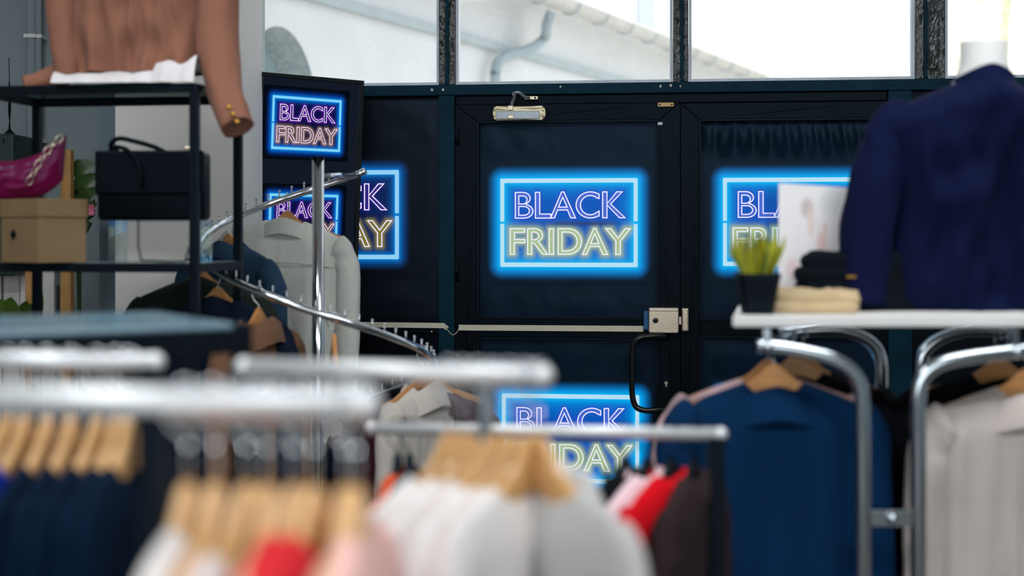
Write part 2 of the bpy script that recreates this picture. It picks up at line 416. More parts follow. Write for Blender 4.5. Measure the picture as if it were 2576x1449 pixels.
M_sheetA = mat('black_poster_vinyl_blueish', (8, 24, 42), .42, 0, 6, .25, .25, 5, spec=.22)
M_sheetB = mat('black_poster_vinyl_grey', (16, 18, 26), .42, 0, 6, .25, .25, 5, spec=.22)
def poster(label, pxs, pys, sign, v, yoff, seed, m, folds=0.0):
    x0, x1 = WX(pxs[0]), WX(pxs[1]); z1, z0 = W(sum(pxs) / 2, pys[0])[1], W(sum(pxs) / 2, pys[1])[1]
    r = wroot(thing('window_poster', label, 'poster'))
    cx = cz = sw = sh = 0
    if sign:
        cx, cz = W(*sign); s = (D0 - cx * math.sin(TH)) / F; sw, sh = 216 * s, 158 * s
    o = obj('sheet', sheet_mesh(x0, x1, z0, z1, seed, cx, cz, sw, sh, .012, folds), m, r); o.location.y = yoff
    if sign: put_sign(r, v, cx, cz, yoff - 0.0035, s)
    return r
poster('black poster with glowing BLACK FRIDAY sign in the fixed pane behind the screen', (700, 1104), (248, 800), (832, 540), V_left, 0.012, 1.3, M_sheetB)
poster('black poster with glowing BLACK FRIDAY sign in the upper pane below the door closer', (1203, 1657), (306, 802), (1430, 560), V_main, 0.012, 2.3, M_sheetA)
poster('black poster with BLACK FRIDAY sign in the lower pane beside the pull handle', (1207, 1656), (850, 1400), (1434, 1104), V_main, 0.012, 3.3, M_sheetA)
poster('creased black poster with BLACK FRIDAY sign behind the grass pot and white card', (1760, 2215), (302, 806), (1994, 558), V_main, 0.012, 4.3, M_sheetA, 1.0)
poster('black poster low in the door behind the blue suit on the chrome rack', (1758, 2228), (846, 1400), (1985, 1104), V_main, 0.012, 5.3, M_sheetA)

# ------------------------------------------------------------------ the doors
def door(n, xl, xr, xpl, xpr, py_t, pane1, pane2, pbot=1400):
    r = tag(wroot(empty('door_%d' % n)), kind='structure')
    y0, y1 = -0.02, 0.03
    X = [WX(p) for p in (xl, xpl, xpr, xr)]; xc = (xl + xr) / 2
    Z = lambda p: W(xc, p)[1]
    zt = Z(py_t)
    # mitred stiles and rails
    def pol(name, pts):
        bm = bmesh.new(); bm_poly(bm, [pts], y0, y1); bmesh.ops.bevel(bm, geom=[e for e in bm.edges], offset=.0015, segments=1, affect='EDGES'); obj(name, bm, M_doorblk, r)
    zp = Z(pane1[0]); zb = Z(pbot); g = .0006
    pol('stile', [(X[0], 0.01), (X[1] - g, zb), (X[1] - g, zp), (X[0], zt)][::-1])
    pol('stile', [(X[3], 0.01), (X[2] + g, zb), (X[2] + g, zp), (X[3], zt)])
    pol('top_rail', [(X[0] + g, zt), (X[3] - g, zt), (X[2], zp + g), (X[1], zp + g)])
    pol('bottom_rail', [(X[0] + g, 0.01), (X[3] - g, 0.01), (X[2], zb), (X[1], zb)])
    box('middle_rail', X[1], X[2], y0, y1, Z(pane2[0]), Z(pane1[1]), M_doorblk, r, .002)
    for a, b in (pane1, pane2):                                     # beads round each pane
        b_ = b if b < 1400 else pbot
        bm = bmesh.new(); za, zc = Z(a), Z(b_)
        bm_box(bm, X[1], X[2], -.024, -.006, za - .007, za); bm_box(bm, X[1], X[2], -.024, -.006, zc, zc + .007)
        bm_box(bm, X[1], X[1] + .007, -.024, -.006, zc, za); bm_box(bm, X[2] - .007, X[2], -.024, -.006, zc, za)
        obj('glazing_bead', bm, M_black, r)
        box('glass_pane', X[1], X[2], .018, .024, zc, za, M_glass, r)
        box('backing_board', X[1], X[2], .0245, .029, zc, za, M_doorblk, r)
    return r
d1 = door(1, 1147, 1711.3, 1202, 1658, 262, (304, 802), (849, 1400))
d2 = door(2, 1711.9, 2231.5, 1759, 2216, 258, (299, 806), (845, 1400))
# door closer
cl = empty('door_closer'); cl.parent = d1
def wb(name, a, b, y0, y1, m, parent, bev=.002):
    (x0, z1), (x1, z0) = W(*a), W(*b); return box(name, x0, x1, y0, y1, z0, z1, m, parent, bev)
M_closer = mat('closer_champagne', (190, 180, 150), .35, .8, 12, .2, .1, 30)
M_closer2 = mat('closer_grey_metal', (150, 158, 166), .35, .7, 12, .1)
bm = bmesh.new(); (cx0, cz1), (cx1, cz0) = W(1246, 271), W(1376, 305)
n = 6; a_, b_ = cx0, cx1; h = cz1 - cz0
bm_poly(bm, [[(a_, cz0 + h * .3), (a_ + .007, cz0), (b_ - .009, cz0), (b_, cz0 + h * .28), (b_, cz0 + h * .75), (b_ - .01, cz1), (a_ + .009, cz1), (a_, cz0 + h * .75)]], -.075, -.021)
bmesh.ops.bevel(bm, geom=list(bm.edges), offset=.004, segments=2, affect='EDGES')
obj('closer_body', bm, M_closer, cl)
wb('closer_body_front', (1254, 284), (1362, 303), -.079, -.07, M_closer2, cl)
wb('closer_cap', (1283, 270), (1297, 282), -.082, -.03, M_steel, cl); wb('closer_cap', (1283, 293), (1298, 303), -.082, -.03, M_steel, cl)
for px in (1250, 1370):
    for py in (282, 296):
        s_, z_ = W(px, py); tube('closer_screw', [(s_, -.083, z_), (s_, -.07, z_)], .0032, M_steel, cl, 8)
def wp(px, py, y): s_, z_ = W(px, py); return Vector((s_, y, z_))
bm = bmesh.new(); bm_tube(bm, [wp(1291, 271, -.05), wp(1292, 262, -.052), wp(1299, 248, -.06), wp(1298, 240, -.075)], [.008, .007, .0065, .008], 8)
bm_tube(bm, spline([wp(1298, 240, -.075), wp(1310, 238, -.08), wp(1322, 246, -.06), wp(1334, 249, -.04)], 4), .006, 8)
obj('closer_arm', bm, M_closer2, cl, True)
wb('closer_bracket', (1322, 244), (1356, 253), -.04, -.013, M_steel, cl)
for px in (1333, 1349): tube('closer_screw', [wp(px, 248.5, -.044), wp(px, 248.5, -.03)], .004, M_black, cl, 8)
for px, py in ((1153, 317), (1153, 657)):
    x, z = W(px, py); z2 = W(px, py + 50)[1]
    bm = bmesh.new(); bm_tube(bm, [(x, -.026, z), (x, -.026, z2)], .007, 10); bm_tube(bm, [(x - .008, -.022, z), (x - .008, -.022, z2)], .005, 10); obj('hinge', bm, M_black, d1, True)
mc = empty('magnet_contact'); mc.parent = d1
wb('contact_body', (1655, 260), (1695, 270), -.034, -.019, mat('yellowed_plastic', (214, 176, 112), .5), mc)
for px in (1660, 1690): tube('contact_screw', [wp(px, 265, -.0365), wp(px, 265, -.03)], .003, M_black, mc, 8)
wb('latch_plate', (1655, 309), (1667, 316), -.03, -.019, M_alu, d1, .001)
# rim lock, pull handle, key plate, cable cover
rk = empty('rim_lock'); rk.parent = d1
wb('lock_case', (1632, 773), (1708, 834), -.062, -.019, M_steel, rk, .004)
wb('lock_lid_edge', (1634, 772), (1706, 781), -.066, -.02, M_steel, rk, .002); wb('lock_lid_edge', (1634, 827), (1706, 835), -.066, -.02, M_steel, rk, .002)
wb('blue_spacer', (1620, 781), (1632, 828), -.045, -.019, mat('blue_plastic', (10, 88, 142), .45), rk, .002)
tube('key_cylinder', [wp(1650, 803, -.07), wp(1650, 803, -.055)], .0115, M_steel, rk, 20); tube('key_core', [wp(1650, 803, -.0725), wp(1650, 803, -.06)], .0075, mat('dark_metal', (50, 62, 78), .3, .8), rk, 16)
wb('strike_box', (1714, 773), (1733, 832), -.062, -.019, M_steel, d2, .006); wb('latch_bolt', (1708, 795), (1714, 815), -.05, -.03, M_steel, d2, .001)
hd = spline([wp(1678, 843, -.02), wp(1672, 842, -.055), wp(1640, 843, -.075), wp(1612, 846, -.08), wp(1596, 862, -.08), wp(1592, 890, -.08), wp(1591, 940, -.08), wp(1592, 985, -.08), wp(1600, 1015, -.08), wp(1622, 1026, -.08), wp(1655, 1026, -.07), wp(1676, 1025, -.05), wp(1680, 1025, -.02)], 5)
tube('pull_handle', hd, .0115, mat('handle_gloss_black', (12, 13, 15), .25), d1, 14)
kp = empty('key_plate'); kp.parent = d1
s_, z_ = W(1676, 964); bm = bmesh.new(); bm_poly(bm, [[(s_ + .011 * math.cos(t), z_ + (.02 if math.sin(t) > 0 else -.02) * .6 + .013 * math.sin(t)) for t in [2 * math.pi * k / 20 for k in range(20)]]], -.026, -.019); obj('plate', bm, M_black, kp)
bm = bmesh.new(); bm_tube(bm, [(s_, -.029, z_ + .004), (s_, -.024, z_ + .004)], .0065, 14); bm_box(bm, s_ - .003, s_ + .003, -.029, -.024, z_ - .011, z_); obj('euro_cylinder', bm, M_steel, kp)
bm = bmesh.new(); a = wp(1157, 823, -.024); b = wp(1619, 826, -.024)
bm_bar(bm, a, b, .012, .022); obj('cable_cover', bm, M_cream, d1)
cc = wroot(thing('cable_cover', 'cream plastic cable strip across the dark rail left of the doors', 'cable cover'))
bm = bmesh.new(); bm_bar(bm, wp(880, 815, -.026), wp(1122, 818, -.026), .012, .02); bm_bar(bm, wp(1122, 818, -.026), wp(1128, 826, -.03), .012, .015); obj('strip', bm, M_cream, cc)
wi = tube('door_wire', spline([wp(1124, 822, -.03), wp(1132, 832, -.032), wp(1142, 841, -.032), wp(1151, 836, -.03), wp(1158, 824, -.029)], 5), .0016, M_cream, None, 6)
tag(wroot(wi), 'thin cream wire loop drooping between the two cream cable strips', 'wire')
# specks of torn tape on the beam
M_fleck = mat('torn_tape', (190, 190, 178), .5, 0, 60, .4)
for i, (px, py, w_, h_) in enumerate(((1090, 228, 9, 9), (1118, 228, 7, 8), (1412, 220, 6, 7), (1662, 219, 6, 7), (1688, 217, 8, 8), (1089, 833, 5, 5), (1712, 219, 5, 5))):
    x, z = W(px, py); s = .0016
    pts = [(x + math.cos(t) * w_ * s / 2 * (0.7 + .4 * random.random()), z + math.sin(t) * h_ * s / 2 * (.7 + .4 * random.random())) for t in [k * 2 * math.pi / 7 for k in range(7)]]
    bm = bmesh.new(); bm_poly(bm, [pts], -.0335, -.029)
    o = wroot(obj('tape_scrap', bm, M_fleck)); tag(o, ['white torn tape scrap on teal beam above the dark side pane', 'torn tape scrap at the foot of the first transom post', 'pale leaf-like tape scrap on beam right of the door closer', 'oval tape scrap on beam above the contact sensor', 'square white tape scrap on beam beside the second transom post', 'tiny pale scrap below the cream strip beside the mullion', 'brownish tape dot on beam under the second transom post'][i], 'tape')
    if i == 5: o.location.y += .008
# crumpled clear tape / foil round the transom posts
M_foil = mat('crumpled_foil', (60, 66, 66), .18, .3, 20, .5, .9, 25)
for i, (px, w_, lab) in enumerate(((1712, 20, 'crumpled dark tape running up the second transom post'), (2345, 34, 'wide crumpled black foil up the third transom post'), (1127, 15, 'peeling black tape up the first transom post'))):
    verts = []; faces = []; nx, nz = 8, 90; x0 = WX(px - w_ / 2); x1 = WX(px + w_ / 2)
    for j in range(nz + 1):
        for k in range(nx + 1):
            z = zB1 + (ZTOP - zB1) * j / nz; x = x0 + (x1 - x0) * k / nx
            verts.append((x + .004 * noise.noise(Vector((z * 20, i, 0))) * (k in (0, nx)), -.021 - .012 * abs(noise.noise(Vector((x * 60, z * 28, i * 9)))) , z))
    for j in range(nz):
        for k in range(nx): a = j * (nx + 1) + k; faces.append((a, a + 1, a + nx + 2, a + nx + 1))
    me = bpy.data.meshes.new('tape'); me.from_pydata(verts, [], faces)
    tag(wroot(obj('tape_strip', me, M_foil)), lab, 'tape')

# ------------------------------------------------------------------ the room shell
def struct(o): return tag(o, kind='structure')
struct(box('floor', -4.5, 4.5, -3.5, 7.0, -.1, 0, M_floor))
struct(box('ceiling', -4.5, 4.5, -3.5, 5.35, 3.3, 3.4, M_ceil))
struct(box('wall_right', 3.6, 3.75, -3.5, 5.3, 0, 3.3, M_wall))
struct(box('wall_left', -4.1, -4.0, -3.5, 6.0, 0, 3.3, M_wall))
bm = bmesh.new()
for q in ((-4.5, 4.5, 0, .95), (-4.5, 4.5, 2.85, 3.3), (-4.5, -2.3, .95, 2.85), (2.3, 4.5, .95, 2.85)): bm_box(bm, q[0], q[1], -3.6, -3.5, q[2], q[3])
struct(obj('wall_rear', bm, M_wall))
wr = struct(empty('window_5', (0, -3.55, 0)))  # unseen window, added to give the rear fill light an opening
bm = bmesh.new()
for x in (-2.3, -.75, .72, 2.27): bm_box(bm, x, x + .03, -.04, .04, .95, 2.85)
obj('window_frame', bm, M_doorblk, wr); box('pane', -2.27, 2.27, 0, .006, .95, 2.85, M_glass, wr)
struct(box('wall_back_left', -4.0, P(258, 0, 5.5).x, 5.5, 5.6, 0, 3.3, M_wall))
struct(box('trim_12', P(250, 0, 5.3).x, P(300, 0, 5.3).x, 5.3, 5.5, 0, 3.3, mat('blue_grey_plaster', (120, 136, 146), .9, 0, 3, .05)))
bm = bmesh.new(); pq = [P(290, 0, 4.85), P(585, 0, 4.85), P(660, 0, 5.2), P(652, 0, 5.6), Vector((P(290, 0, 4.85).x, 5.6, 0))]
va = [bm.verts.new((q.x, q.y, 0)) for q in pq]; vb = [bm.verts.new((q.x, q.y, 3.3)) for q in pq]; bm.faces.new(va[::-1]); bm.faces.new(vb)
for k in range(5): bm.faces.new((va[k], va[(k + 1) % 5], vb[(k + 1) % 5], vb[k]))
struct(obj('wall_pillar', bm, M_pillar))
struct(box('trim_13', -2.2, P(650, 0, 5.65).x, 5.65, 5.8, 0, 3.3, M_wall))
# ceiling lamps
for i, (x, y, lab) in enumerate(((-1.2, 2.6, 'long white ceiling lamp above the handbag shelf'), (1.4, 2.6, 'long white ceiling lamp above the mannequin board'), (-1.2, .5, 'long white ceiling lamp over the camera side by the left wall'), (1.4, .5, 'long white ceiling lamp over the camera side by the right wall'))):
    r = thing('ceiling_lamp', lab, 'lamp', (x, y, 3.3))
    bm = bmesh.new(); bm_box(bm, -.62, .62, -.15, -.13, -.02, 0); bm_box(bm, -.62, .62, .13, .15, -.02, 0); bm_box(bm, -.62, -.6, -.13, .13, -.02, 0); bm_box(bm, .6, .62, -.13, .13, -.02, 0); obj('housing', bm, M_white, r)
    box('diffuser', -.6, .6, -.13, .13, -.012, -.006, mat('lamp_diffuser', (240, 240, 240), .5, emit=(255, 250, 240), estr=5), r)
# heating pipes in the corner
for i, (px, r_, lab) in enumerate(((79, .014, 'thick pale vertical pipe in the corner left of the shelf'), (97, .009, 'thin pale vertical pipe beside the thick pipe in the corner'))):
    X = P(px, 0, 5.44).x
    r = thing('wall_pipe', lab, 'pipe', (X, 5.44, 0)); tube('pipe_run', [(0, 0, 0), (0, 0, 3.3)], r_ * 1.35, M_wall, r, 16)
    for py in (92, 354): zz = P(0, py, 5.44).z; box('pipe_clamp', -r_ * 1.7, r_ * 1.7, -r_ * 1.6, .06, zz - .007, zz + .008, M_white, r, .002)
# antenna on a dark green box
r = thing('radio_antenna', 'thin black whip antenna with flared foot on a dark green box', 'antenna', P(24, 338, 5.2))
bm = bmesh.new(); bm_tube(bm, [(0, 0, 0), (0, 0, .008), (0, 0, .02), (0, 0, .05)], [.022, .014, .004, .002], 12); obj('foot', bm, M_black, r, True)
tube('whip', [(0, 0, .05), (0, 0, .09), (0, 0, .16), (-.001, 0, .2), (-.002, 0, .28)], [.002, .006, .005, .0015, .0015], M_black, r, 8)
tube('cable', spline([(.01, -.02, .005), (.03, -.02, -.005), (.045, -.02, -.03)], 5), .002, M_black, r, 6)
r = thing('green_box', 'dark green metal box behind the magenta bag under the antenna', 'box', P(0, 350, 5.2)); M_dg = mat('dark_green_metal', (22, 48, 44), .5)
box('body', -.16, .07, -.06, .2, -.5, .016, M_dg, r, .008); box('slot', .033, .036, -.063, -.05, -.02, -.0, M_black, r)

# ------------------------------------------------------------------ display screen
zr = 2.015; Yr = 5.5; Xr = (917 - 1288) / F * Yr
scr = thing('display_screen', 'tall black digital display showing BLACK FRIDAY signs beside the pale pillar', 'screen', (Xr, Yr, zr), R(42), None, R(3.4))
wS, hS = .47, 1.22
M_bez = mat('gloss_black_bezel', (8, 9, 12), .15, coat=.4)
bm = bmesh.new(); bz = .016
for q in ((-wS, 0, -bz, 0), (-wS, 0, -hS, -hS + bz), (-wS, -wS + bz, -hS + bz, -bz), (-bz * 1.1, 0, -hS + bz, -bz)): bm_box(bm, q[0], q[1], 0, .045, q[2], q[3], .002)
obj('bezel', bm, M_bez, scr)
box('back_shell', -wS + .01, -.01, .02, .05, -hS + .01, -.01, M_bez, scr)
box('screen_panel', -wS + bz, -bz, .006, .012, -hS + bz, -bz, mat('screen_navy', (3, 6, 14), .12, emit=(1, 7, 24), estr=1.0), scr)
tube('stand_pole', [(-wS / 2, .08, -hS + .3), (-wS / 2, .08, -zr + .02)], .03, M_black, scr); box('stand_foot', -wS / 2 - .2, -wS / 2 + .2, -.12, .25, -zr + .02, -zr + .05, M_black, scr, .004)
box('bracket', -wS / 2 - .06, -wS / 2 + .06, .05, .08, -hS + .28, -hS + .5, M_black, scr)
for cz in (1.834, 1.472, 1.11): put_sign(scr, V_tv, -.255, cz - zr, .0045, .197 / 222)

# ------------------------------------------------------------------ clothes hangers and garments
def outline_hanger(L=.185):
    top = []; bot = []
    N = 14
    for i in range(N + 1):
        x = L * i / N; t = i / N
        zt = -.052 - .045 * t - .030 * (1 - math.exp(-(x / .034) ** 2)) - .012 * t * t
        top.append((x, zt)); wd = .046 * (1 - t) ** 1.4 + .024
        bot.append((x, zt - wd + (.012 if i == N else 0)))
    right = top + bot[::-1][:-1]
    left = [(-x, z) for x, z in bot[1:]] + [(-x, z) for x, z in top[::-1][:-1]]
    return [top[0]] + top[1:] + bot[::-1] + left
HG = {}
def hanger_meshes():
    for i, th in enumerate((.006, .007)):
        bm = bmesh.new(); bm_poly(bm, [outline_hanger()], -th, th)
        bmesh.ops.recalc_face_normals(bm, faces=bm.faces)
        bmesh.ops.bevel(bm, geom=[e for e in bm.edges if len(e.link_faces) == 2 and e.calc_face_angle(0) > .8], offset=.0035, segments=2, affect='EDGES')
        me = bpy.data.meshes.new('hanger_body'); bm.to_mesh(me); bm.free(); HG['w%d' % i] = me
        me.materials.append(M_wood if i == 0 else M_woodl)
    pts = [(0, 0, -.065), (0, 0, -.052), (.004, 0, -.044), (.016, 0, -.034), (.0215, 0, -.019), (.018, 0, -.003), (.006, 0, .0055), (-.006, 0, .004), (-.0145, 0, -.006), (-.016, 0, -.014)]
    bm = bmesh.new(); bm_tube(bm, spline(pts, 4), .0017, 8); me = bpy.data.meshes.new('hook'); bm.to_mesh(me); bm.free(); me.shade_smooth(); me.materials.append(M_chrome); HG['hook'] = me
    me = me.copy(); me.materials.clear(); me.materials.append(M_black); HG['hookb'] = me
    me = HG['w0'].copy(); me.materials.clear(); me.materials.append(M_black); HG['w2'] = me
hanger_meshes()
def hanger(loc, yaw, label, group, kind=0, roll=0, cat='hanger', hl=0.0, sx=1.0):
    r = thing('clothes_hanger', label, cat, loc, yaw, group); r.rotation_euler[1] = roll
    b = obj('hanger_body', HG['w%d' % kind], None, r); h_ = obj('hook', HG['hookb' if kind == 2 else 'hook'], None, r); h_.rotation_euler[2] = math.pi / 2
    b.scale.x = sx
    if hl: b.location.z = -hl; tube('hook_stem', [(0, 0, -.05), (0, 0, -.06 - hl)], .0018, M_chrome, r, 8)
    return r

def shoulder(x, W0, drop, nw, scoop, z0):
    a = abs(x)
    z = z0 - drop * (a / W0) ** 1.15 - .02 * max(0, (a / W0 - .85) / .15) ** 2
    if a < nw: z -= scoop * (1 - (a / nw) ** 2) ** .8
    return z
def body_mesh(p):
    W0, L, seed = p['w'], p['len'], p['seed']; T = p['t']; drop = p['drop']; nw = p['nw']; scoop = p['scoop']; z0 = p['z0']
    nx, nz = 46, 34; fold = p['fold']
    verts = []; idx = {}
    for side in (0, 1):
        for j in range(nz + 1):
            v = j / nz; vv = v ** 1.3
            hw = W0 * (1 + (p['waist'] - 1) * math.sin(math.pi * min(1, v * 1.25)) if v < .8 else 1 + (p['waist'] - 1) * math.sin(math.pi)) if False else W0 * (1 - p['waist'] * math.exp(-((v - .5) / .22) ** 2) + p['hem'] * v ** 2)
            for i in range(nx + 1):
                u = -1 + 2 * i / nx
                if side == 1 and (i in (0, nx) or j == 0): idx[(side, j, i)] = idx[(0, j, i)]; continue
                xs = u * W0; zt = shoulder(xs, W0, drop, nw, scoop, z0)
                z = zt + (z0 - L - zt) * vv
                x = u * hw
                prof = max(0, 1 - abs(u) ** 3.2) ** .5
                ramp = min(1, (vv / .09)) ** .5
                y = T * prof * ramp * (.75 + .25 * math.cos(v * 2))
                f = noise.noise(Vector((u * 3.2, z * 2.2, seed + side * 7))) + .55 * noise.noise(Vector((u * 8 + 1.5 * noise.noise(Vector((u, z * 3, seed))), z * 2.6, seed + 3 + side * 5)))
                y += fold * f * (0.15 + vv) * prof * 2 + p.get('diag', 0) * noise.noise(Vector((u * 3 + z * 9, z * 7 - u * 4, seed))) * prof * ramp
                sgn = -1 if side == 0 else 1
                idx[(side, j, i)] = len(verts); verts.append((x, sgn * y, z))
    faces = []
    for side in (0, 1):
        for j in range(nz):
            for i in range(nx):
                q = [idx[(side, j, i)], idx[(side, j, i + 1)], idx[(side, j + 1, i + 1)], idx[(side, j + 1, i)]]
                if side == 0: q = q[::-1]
                q2 = []
                for k in q:
                    if k not in q2: q2.append(k)
                if len(q2) > 2: faces.append(q2)
    me = bpy.data.meshes.new('body'); me.from_pydata(verts, [], faces); me.shade_smooth(); return me
def sleeve_mesh(p, sx, path=None, cuff=.04):
    W0, drop, z0 = p['w'], p['drop'], p['z0']; sl = p.get('sl', .6); T = p['t']; seed = p['seed'] + sx * 11
    zt = z0 - drop
    if path is None:
        path = [(W0 * .74, 0, zt - .02), (W0 * .86, 0, zt - .038), (W0 * .96, 0, zt - .075), (W0 * 1.0, 0, zt - .13), (W0 * 1.05, -.005, zt - .3), (W0 * 1.07, -.012, zt - sl * .75), (W0 * 1.05, -.02, zt - sl)]
        path = [(x * sx, y, z) for x, y, z in path]
    pts = spline(path, 6); n = len(pts); seg = 22
    bm = bmesh.new(); rings = []
    for i, q in enumerate(pts):
        t = i / (n - 1)
        tg = (pts[min(i + 1, n - 1)] - pts[max(i - 1, 0)]).normalized()
        s = Vector((0, 1, 0)); s = (s - tg * s.dot(tg)).normalized(); u = tg.cross(s)
        rx = (p.get('sr', .058) * (1 - t) + cuff * t); ry = min(rx, max(T * .85, .02)) * (1 if t > .1 else .8)
        k0 = min(1, .25 + t * 9) ** .6
        ring = []
        for k in range(seg):
            a = 2 * math.pi * k / seg
            f = 1 + .16 * noise.noise(Vector((math.cos(a) * 1.6, math.sin(a) * 1.6 + t * 2, t * 7 + seed))) * min(1, t * 6)
            ring.append(bm.verts.new(q + u * (math.cos(a) * rx * f * k0) + s * (math.sin(a) * ry * f * k0)))
        rings.append(ring)
    for i in range(n - 1):
        for k in range(seg): bm.faces.new((rings[i][k], rings[i][(k + 1) % seg], rings[i + 1][(k + 1) % seg], rings[i + 1][k]))
    bm.faces.new(rings[0])
    # turned-in cuff
    inner = [bm.verts.new(v.co * .1 + .9 * (v.co + (pts[-2] - pts[-1]) * .6)) for v in rings[-1]]
    cen = pts[-1]
    for v, o in zip(inner, rings[-1]): v.co = cen + (o.co - cen) * .85 + (pts[-2] - pts[-1]) * .4
    for k in range(seg): bm.faces.new((rings[-1][k], rings[-1][(k + 1) % seg], inner[(k + 1) % seg], inner[k]))
    bm.faces.new(inner)
    return bm
def collar_mesh(p, kind):
    nw = p['nw'] + (.02 if kind == 'coat' else .006); z0 = p['z0']; ry = max(.03, p['t'] * .8)
    if kind == 'coat': prof = [(0, -.05), (0, .012), (.006, .02), (.014, .014), (.03, -.035), (.033, -.05)]
    elif kind == 'stand': prof = [(0, -.04), (-.004, .02), (.002, .022), (.006, -.03)]
    else: prof = [(0, -.04), (-.002, .018), (.004, .024), (.01, .018), (.022, -.022), (.024, -.03)]
    n = 36; bm = bmesh.new(); rings = []
    for i in range(n + 1):
        a = R(-70 + (320) * i / n)
        ca, sa = math.cos(a), math.sin(a)
        ring = []
        zoff = -p['drop'] * 1.1 * (nw / p['w']) * abs(ca) ** 1.5 - (p['scoop'] * .4) * (1 if sa < -.5 else 0) * 0
        for r_, z in prof:
            ring.append(bm.verts.new(((nw + r_) * ca, -(ry + r_) * sa * p.get('face', 1), z0 + z + zoff - p.get('cz', .03))))
        rings.append(ring)
    for i in range(n):
        for k in range(len(prof) - 1): bm.faces.new((rings[i][k], rings[i + 1][k], rings[i + 1][k + 1], rings[i][k + 1]))
    return bm
BASE = dict(w=.215, len=.75, t=.045, drop=.066, nw=.065, scoop=.03, z0=-.07, waist=.04, hem=.04, fold=.012, seed=0, sl=.6, sr=.046)
gs = [0]
def garment(name, label, cat, loc, yaw, m, collar='shirt', sleeves=True, group=None, m_collar=None, roll=0, **kw):
    gs[0] += 1; p = dict(BASE); p.update(kw); p['seed'] = gs[0] * 3.71
    hl = p.get('hl', 0); p['z0'] -= hl; p['len'] -= hl
    r = thing(name, label, cat, loc, yaw, group); r.rotation_euler[1] = roll
    obj('body', body_mesh(p), m, r)
    if sleeves:
        for sx in (-1, 1): obj('sleeve', sleeve_mesh(p, sx), m, r, True)
    if collar: obj('collar', collar_mesh(p, collar), m_collar or m, r, True)
    return r
def hung(name, label, cat, loc, yaw, m, hlabel, hgroup=None, hk=0, **kw):
    hanger(loc, yaw, hlabel, hgroup, hk, hl=kw.get('hl', 0), sx=kw.get('w', .215) / .215); return garment(name, label, cat, loc, yaw, m, **kw)

# ------------------------------------------------------------------ spiral chrome rack
CX, CY, CR = -.60, 4.4, .36
def hel(a, r=CR): return Vector((CX + r * math.cos(R(a)), CY + r * math.sin(R(a)), 1.593 - .19 * (a - 90) / 90))
sr = thing('spiral_rack', 'chrome spiral clothes rack with pins on its descending rail', 'clothes rack', (CX, CY, 0))
off = Vector((-CX, -CY, 0))
tube('centre_pole', [(0, 0, .03), (0, 0, 1.655)], .0185, M_chrome, sr, 20)
tube('pole_cap', [(0, 0, 1.655), (0, 0, 1.66)], .0215, M_black, sr, 20)
tube('base_disc', [(0, 0, 0), (0, 0, .03)], .26, M_chrome, sr, 32)
tube('spiral_rail', [hel(72 + i * 4) + off for i in range(116)], .0115, M_chrome, sr, 14)
tube('support_arm', [Vector((0, 0, 1.598)), hel(76) + off], .008, M_chrome, sr, 10)
for a in (450,): tube('support_arm', [Vector((0, 0, hel(a).z)), hel(a) + off], .007, M_chrome, sr, 10)
pin = None
a = 92
while a < 534:
    q = hel(a) + off
    if pin is None:
        bm = bmesh.new(); bm_tube(bm, [(0, 0, .008), (0, 0, .028)], .0024, 8); bmesh.ops.create_icosphere(bm, subdivisions=2, radius=.0045, matrix=Matrix.Translation((0, 0, .03)))
        o = obj('pin', bm, M_chrome, sr, True); pin = o.data
    else: o = obj('pin', pin, None, sr)
    o.location = q; a += 6.6
F_lt = fabric('pale_grey_denim', (212, 212, 204), bump=.5); F_den = fabric('slate_denim', (44, 66, 88)); F_grn = fabric('dark_green', (38, 46, 40)); F_nvy = fabric('dark_navy', (22, 30, 48))
F_brn = fabric('brown_wool', (112, 82, 62)); F_crm = fabric('cream_wool', (200, 192, 184)); F_mar = fabric('maroon', (70, 36, 46)); F_blk = fabric('black', (12, 12, 15)); F_tl = fabric('teal_blue', (28, 52, 68))
F_oli = fabric('olive', (70, 66, 48)); F_gry = fabric('mid_grey', (120, 124, 126))
SG = 'wooden hangers on the spiral rack'
def at(a, dz=0): q = hel(a); q.z += .011 + dz; return q
g = hung('denim_shirt', 'pale grey denim shirt hanging back-on in front of the display screen', 'shirt', at(114), R(-4), F_lt, 'wooden hanger holding the pale grey denim shirt', SG, roll=R(3), w=.215, nw=.06, len=.75, drop=.07, waist=.0)
# yoke seam and elbow of the shirt
g1 = g
o = tube('yoke_seam', [(x, -.052 * max(0, 1 - abs(x / .19) ** 3) ** .5 - .004, -.235 + .012 * (1 - (x / .19) ** 2)) for x in [-.185 + .37 * i / 20 for i in range(21)]], .0022, F_lt, g)
hung('denim_jacket', 'slate blue denim jacket with its hanger showing left of the pale shirt', 'jacket', at(150), R(-38), F_den, 'wooden hanger holding the slate blue denim jacket', SG, w=.215, drop=.075)
hung('green_shirt', 'dark green shirt hanging on the left bend of the spiral rack', 'shirt', at(200), R(0), F_grn, 'wooden hanger half hidden in the dark green shirt', SG, w=.205, drop=.08)
hung('navy_shirt', 'dark navy shirt overlapping the dark green shirt', 'shirt', at(224), R(-12), F_nvy, 'wooden hanger with grey hook holding the dark navy shirt', SG, w=.205, drop=.08, nw=.055, collar='stand')
hung('brown_coat', 'brown wool coat with turned-up collar hung edge-on under the spiral rail', 'coat', at(250), R(68), F_brn, 'wooden hanger poking out of the brown coat', SG, w=.2, collar='coat', drop=.07)
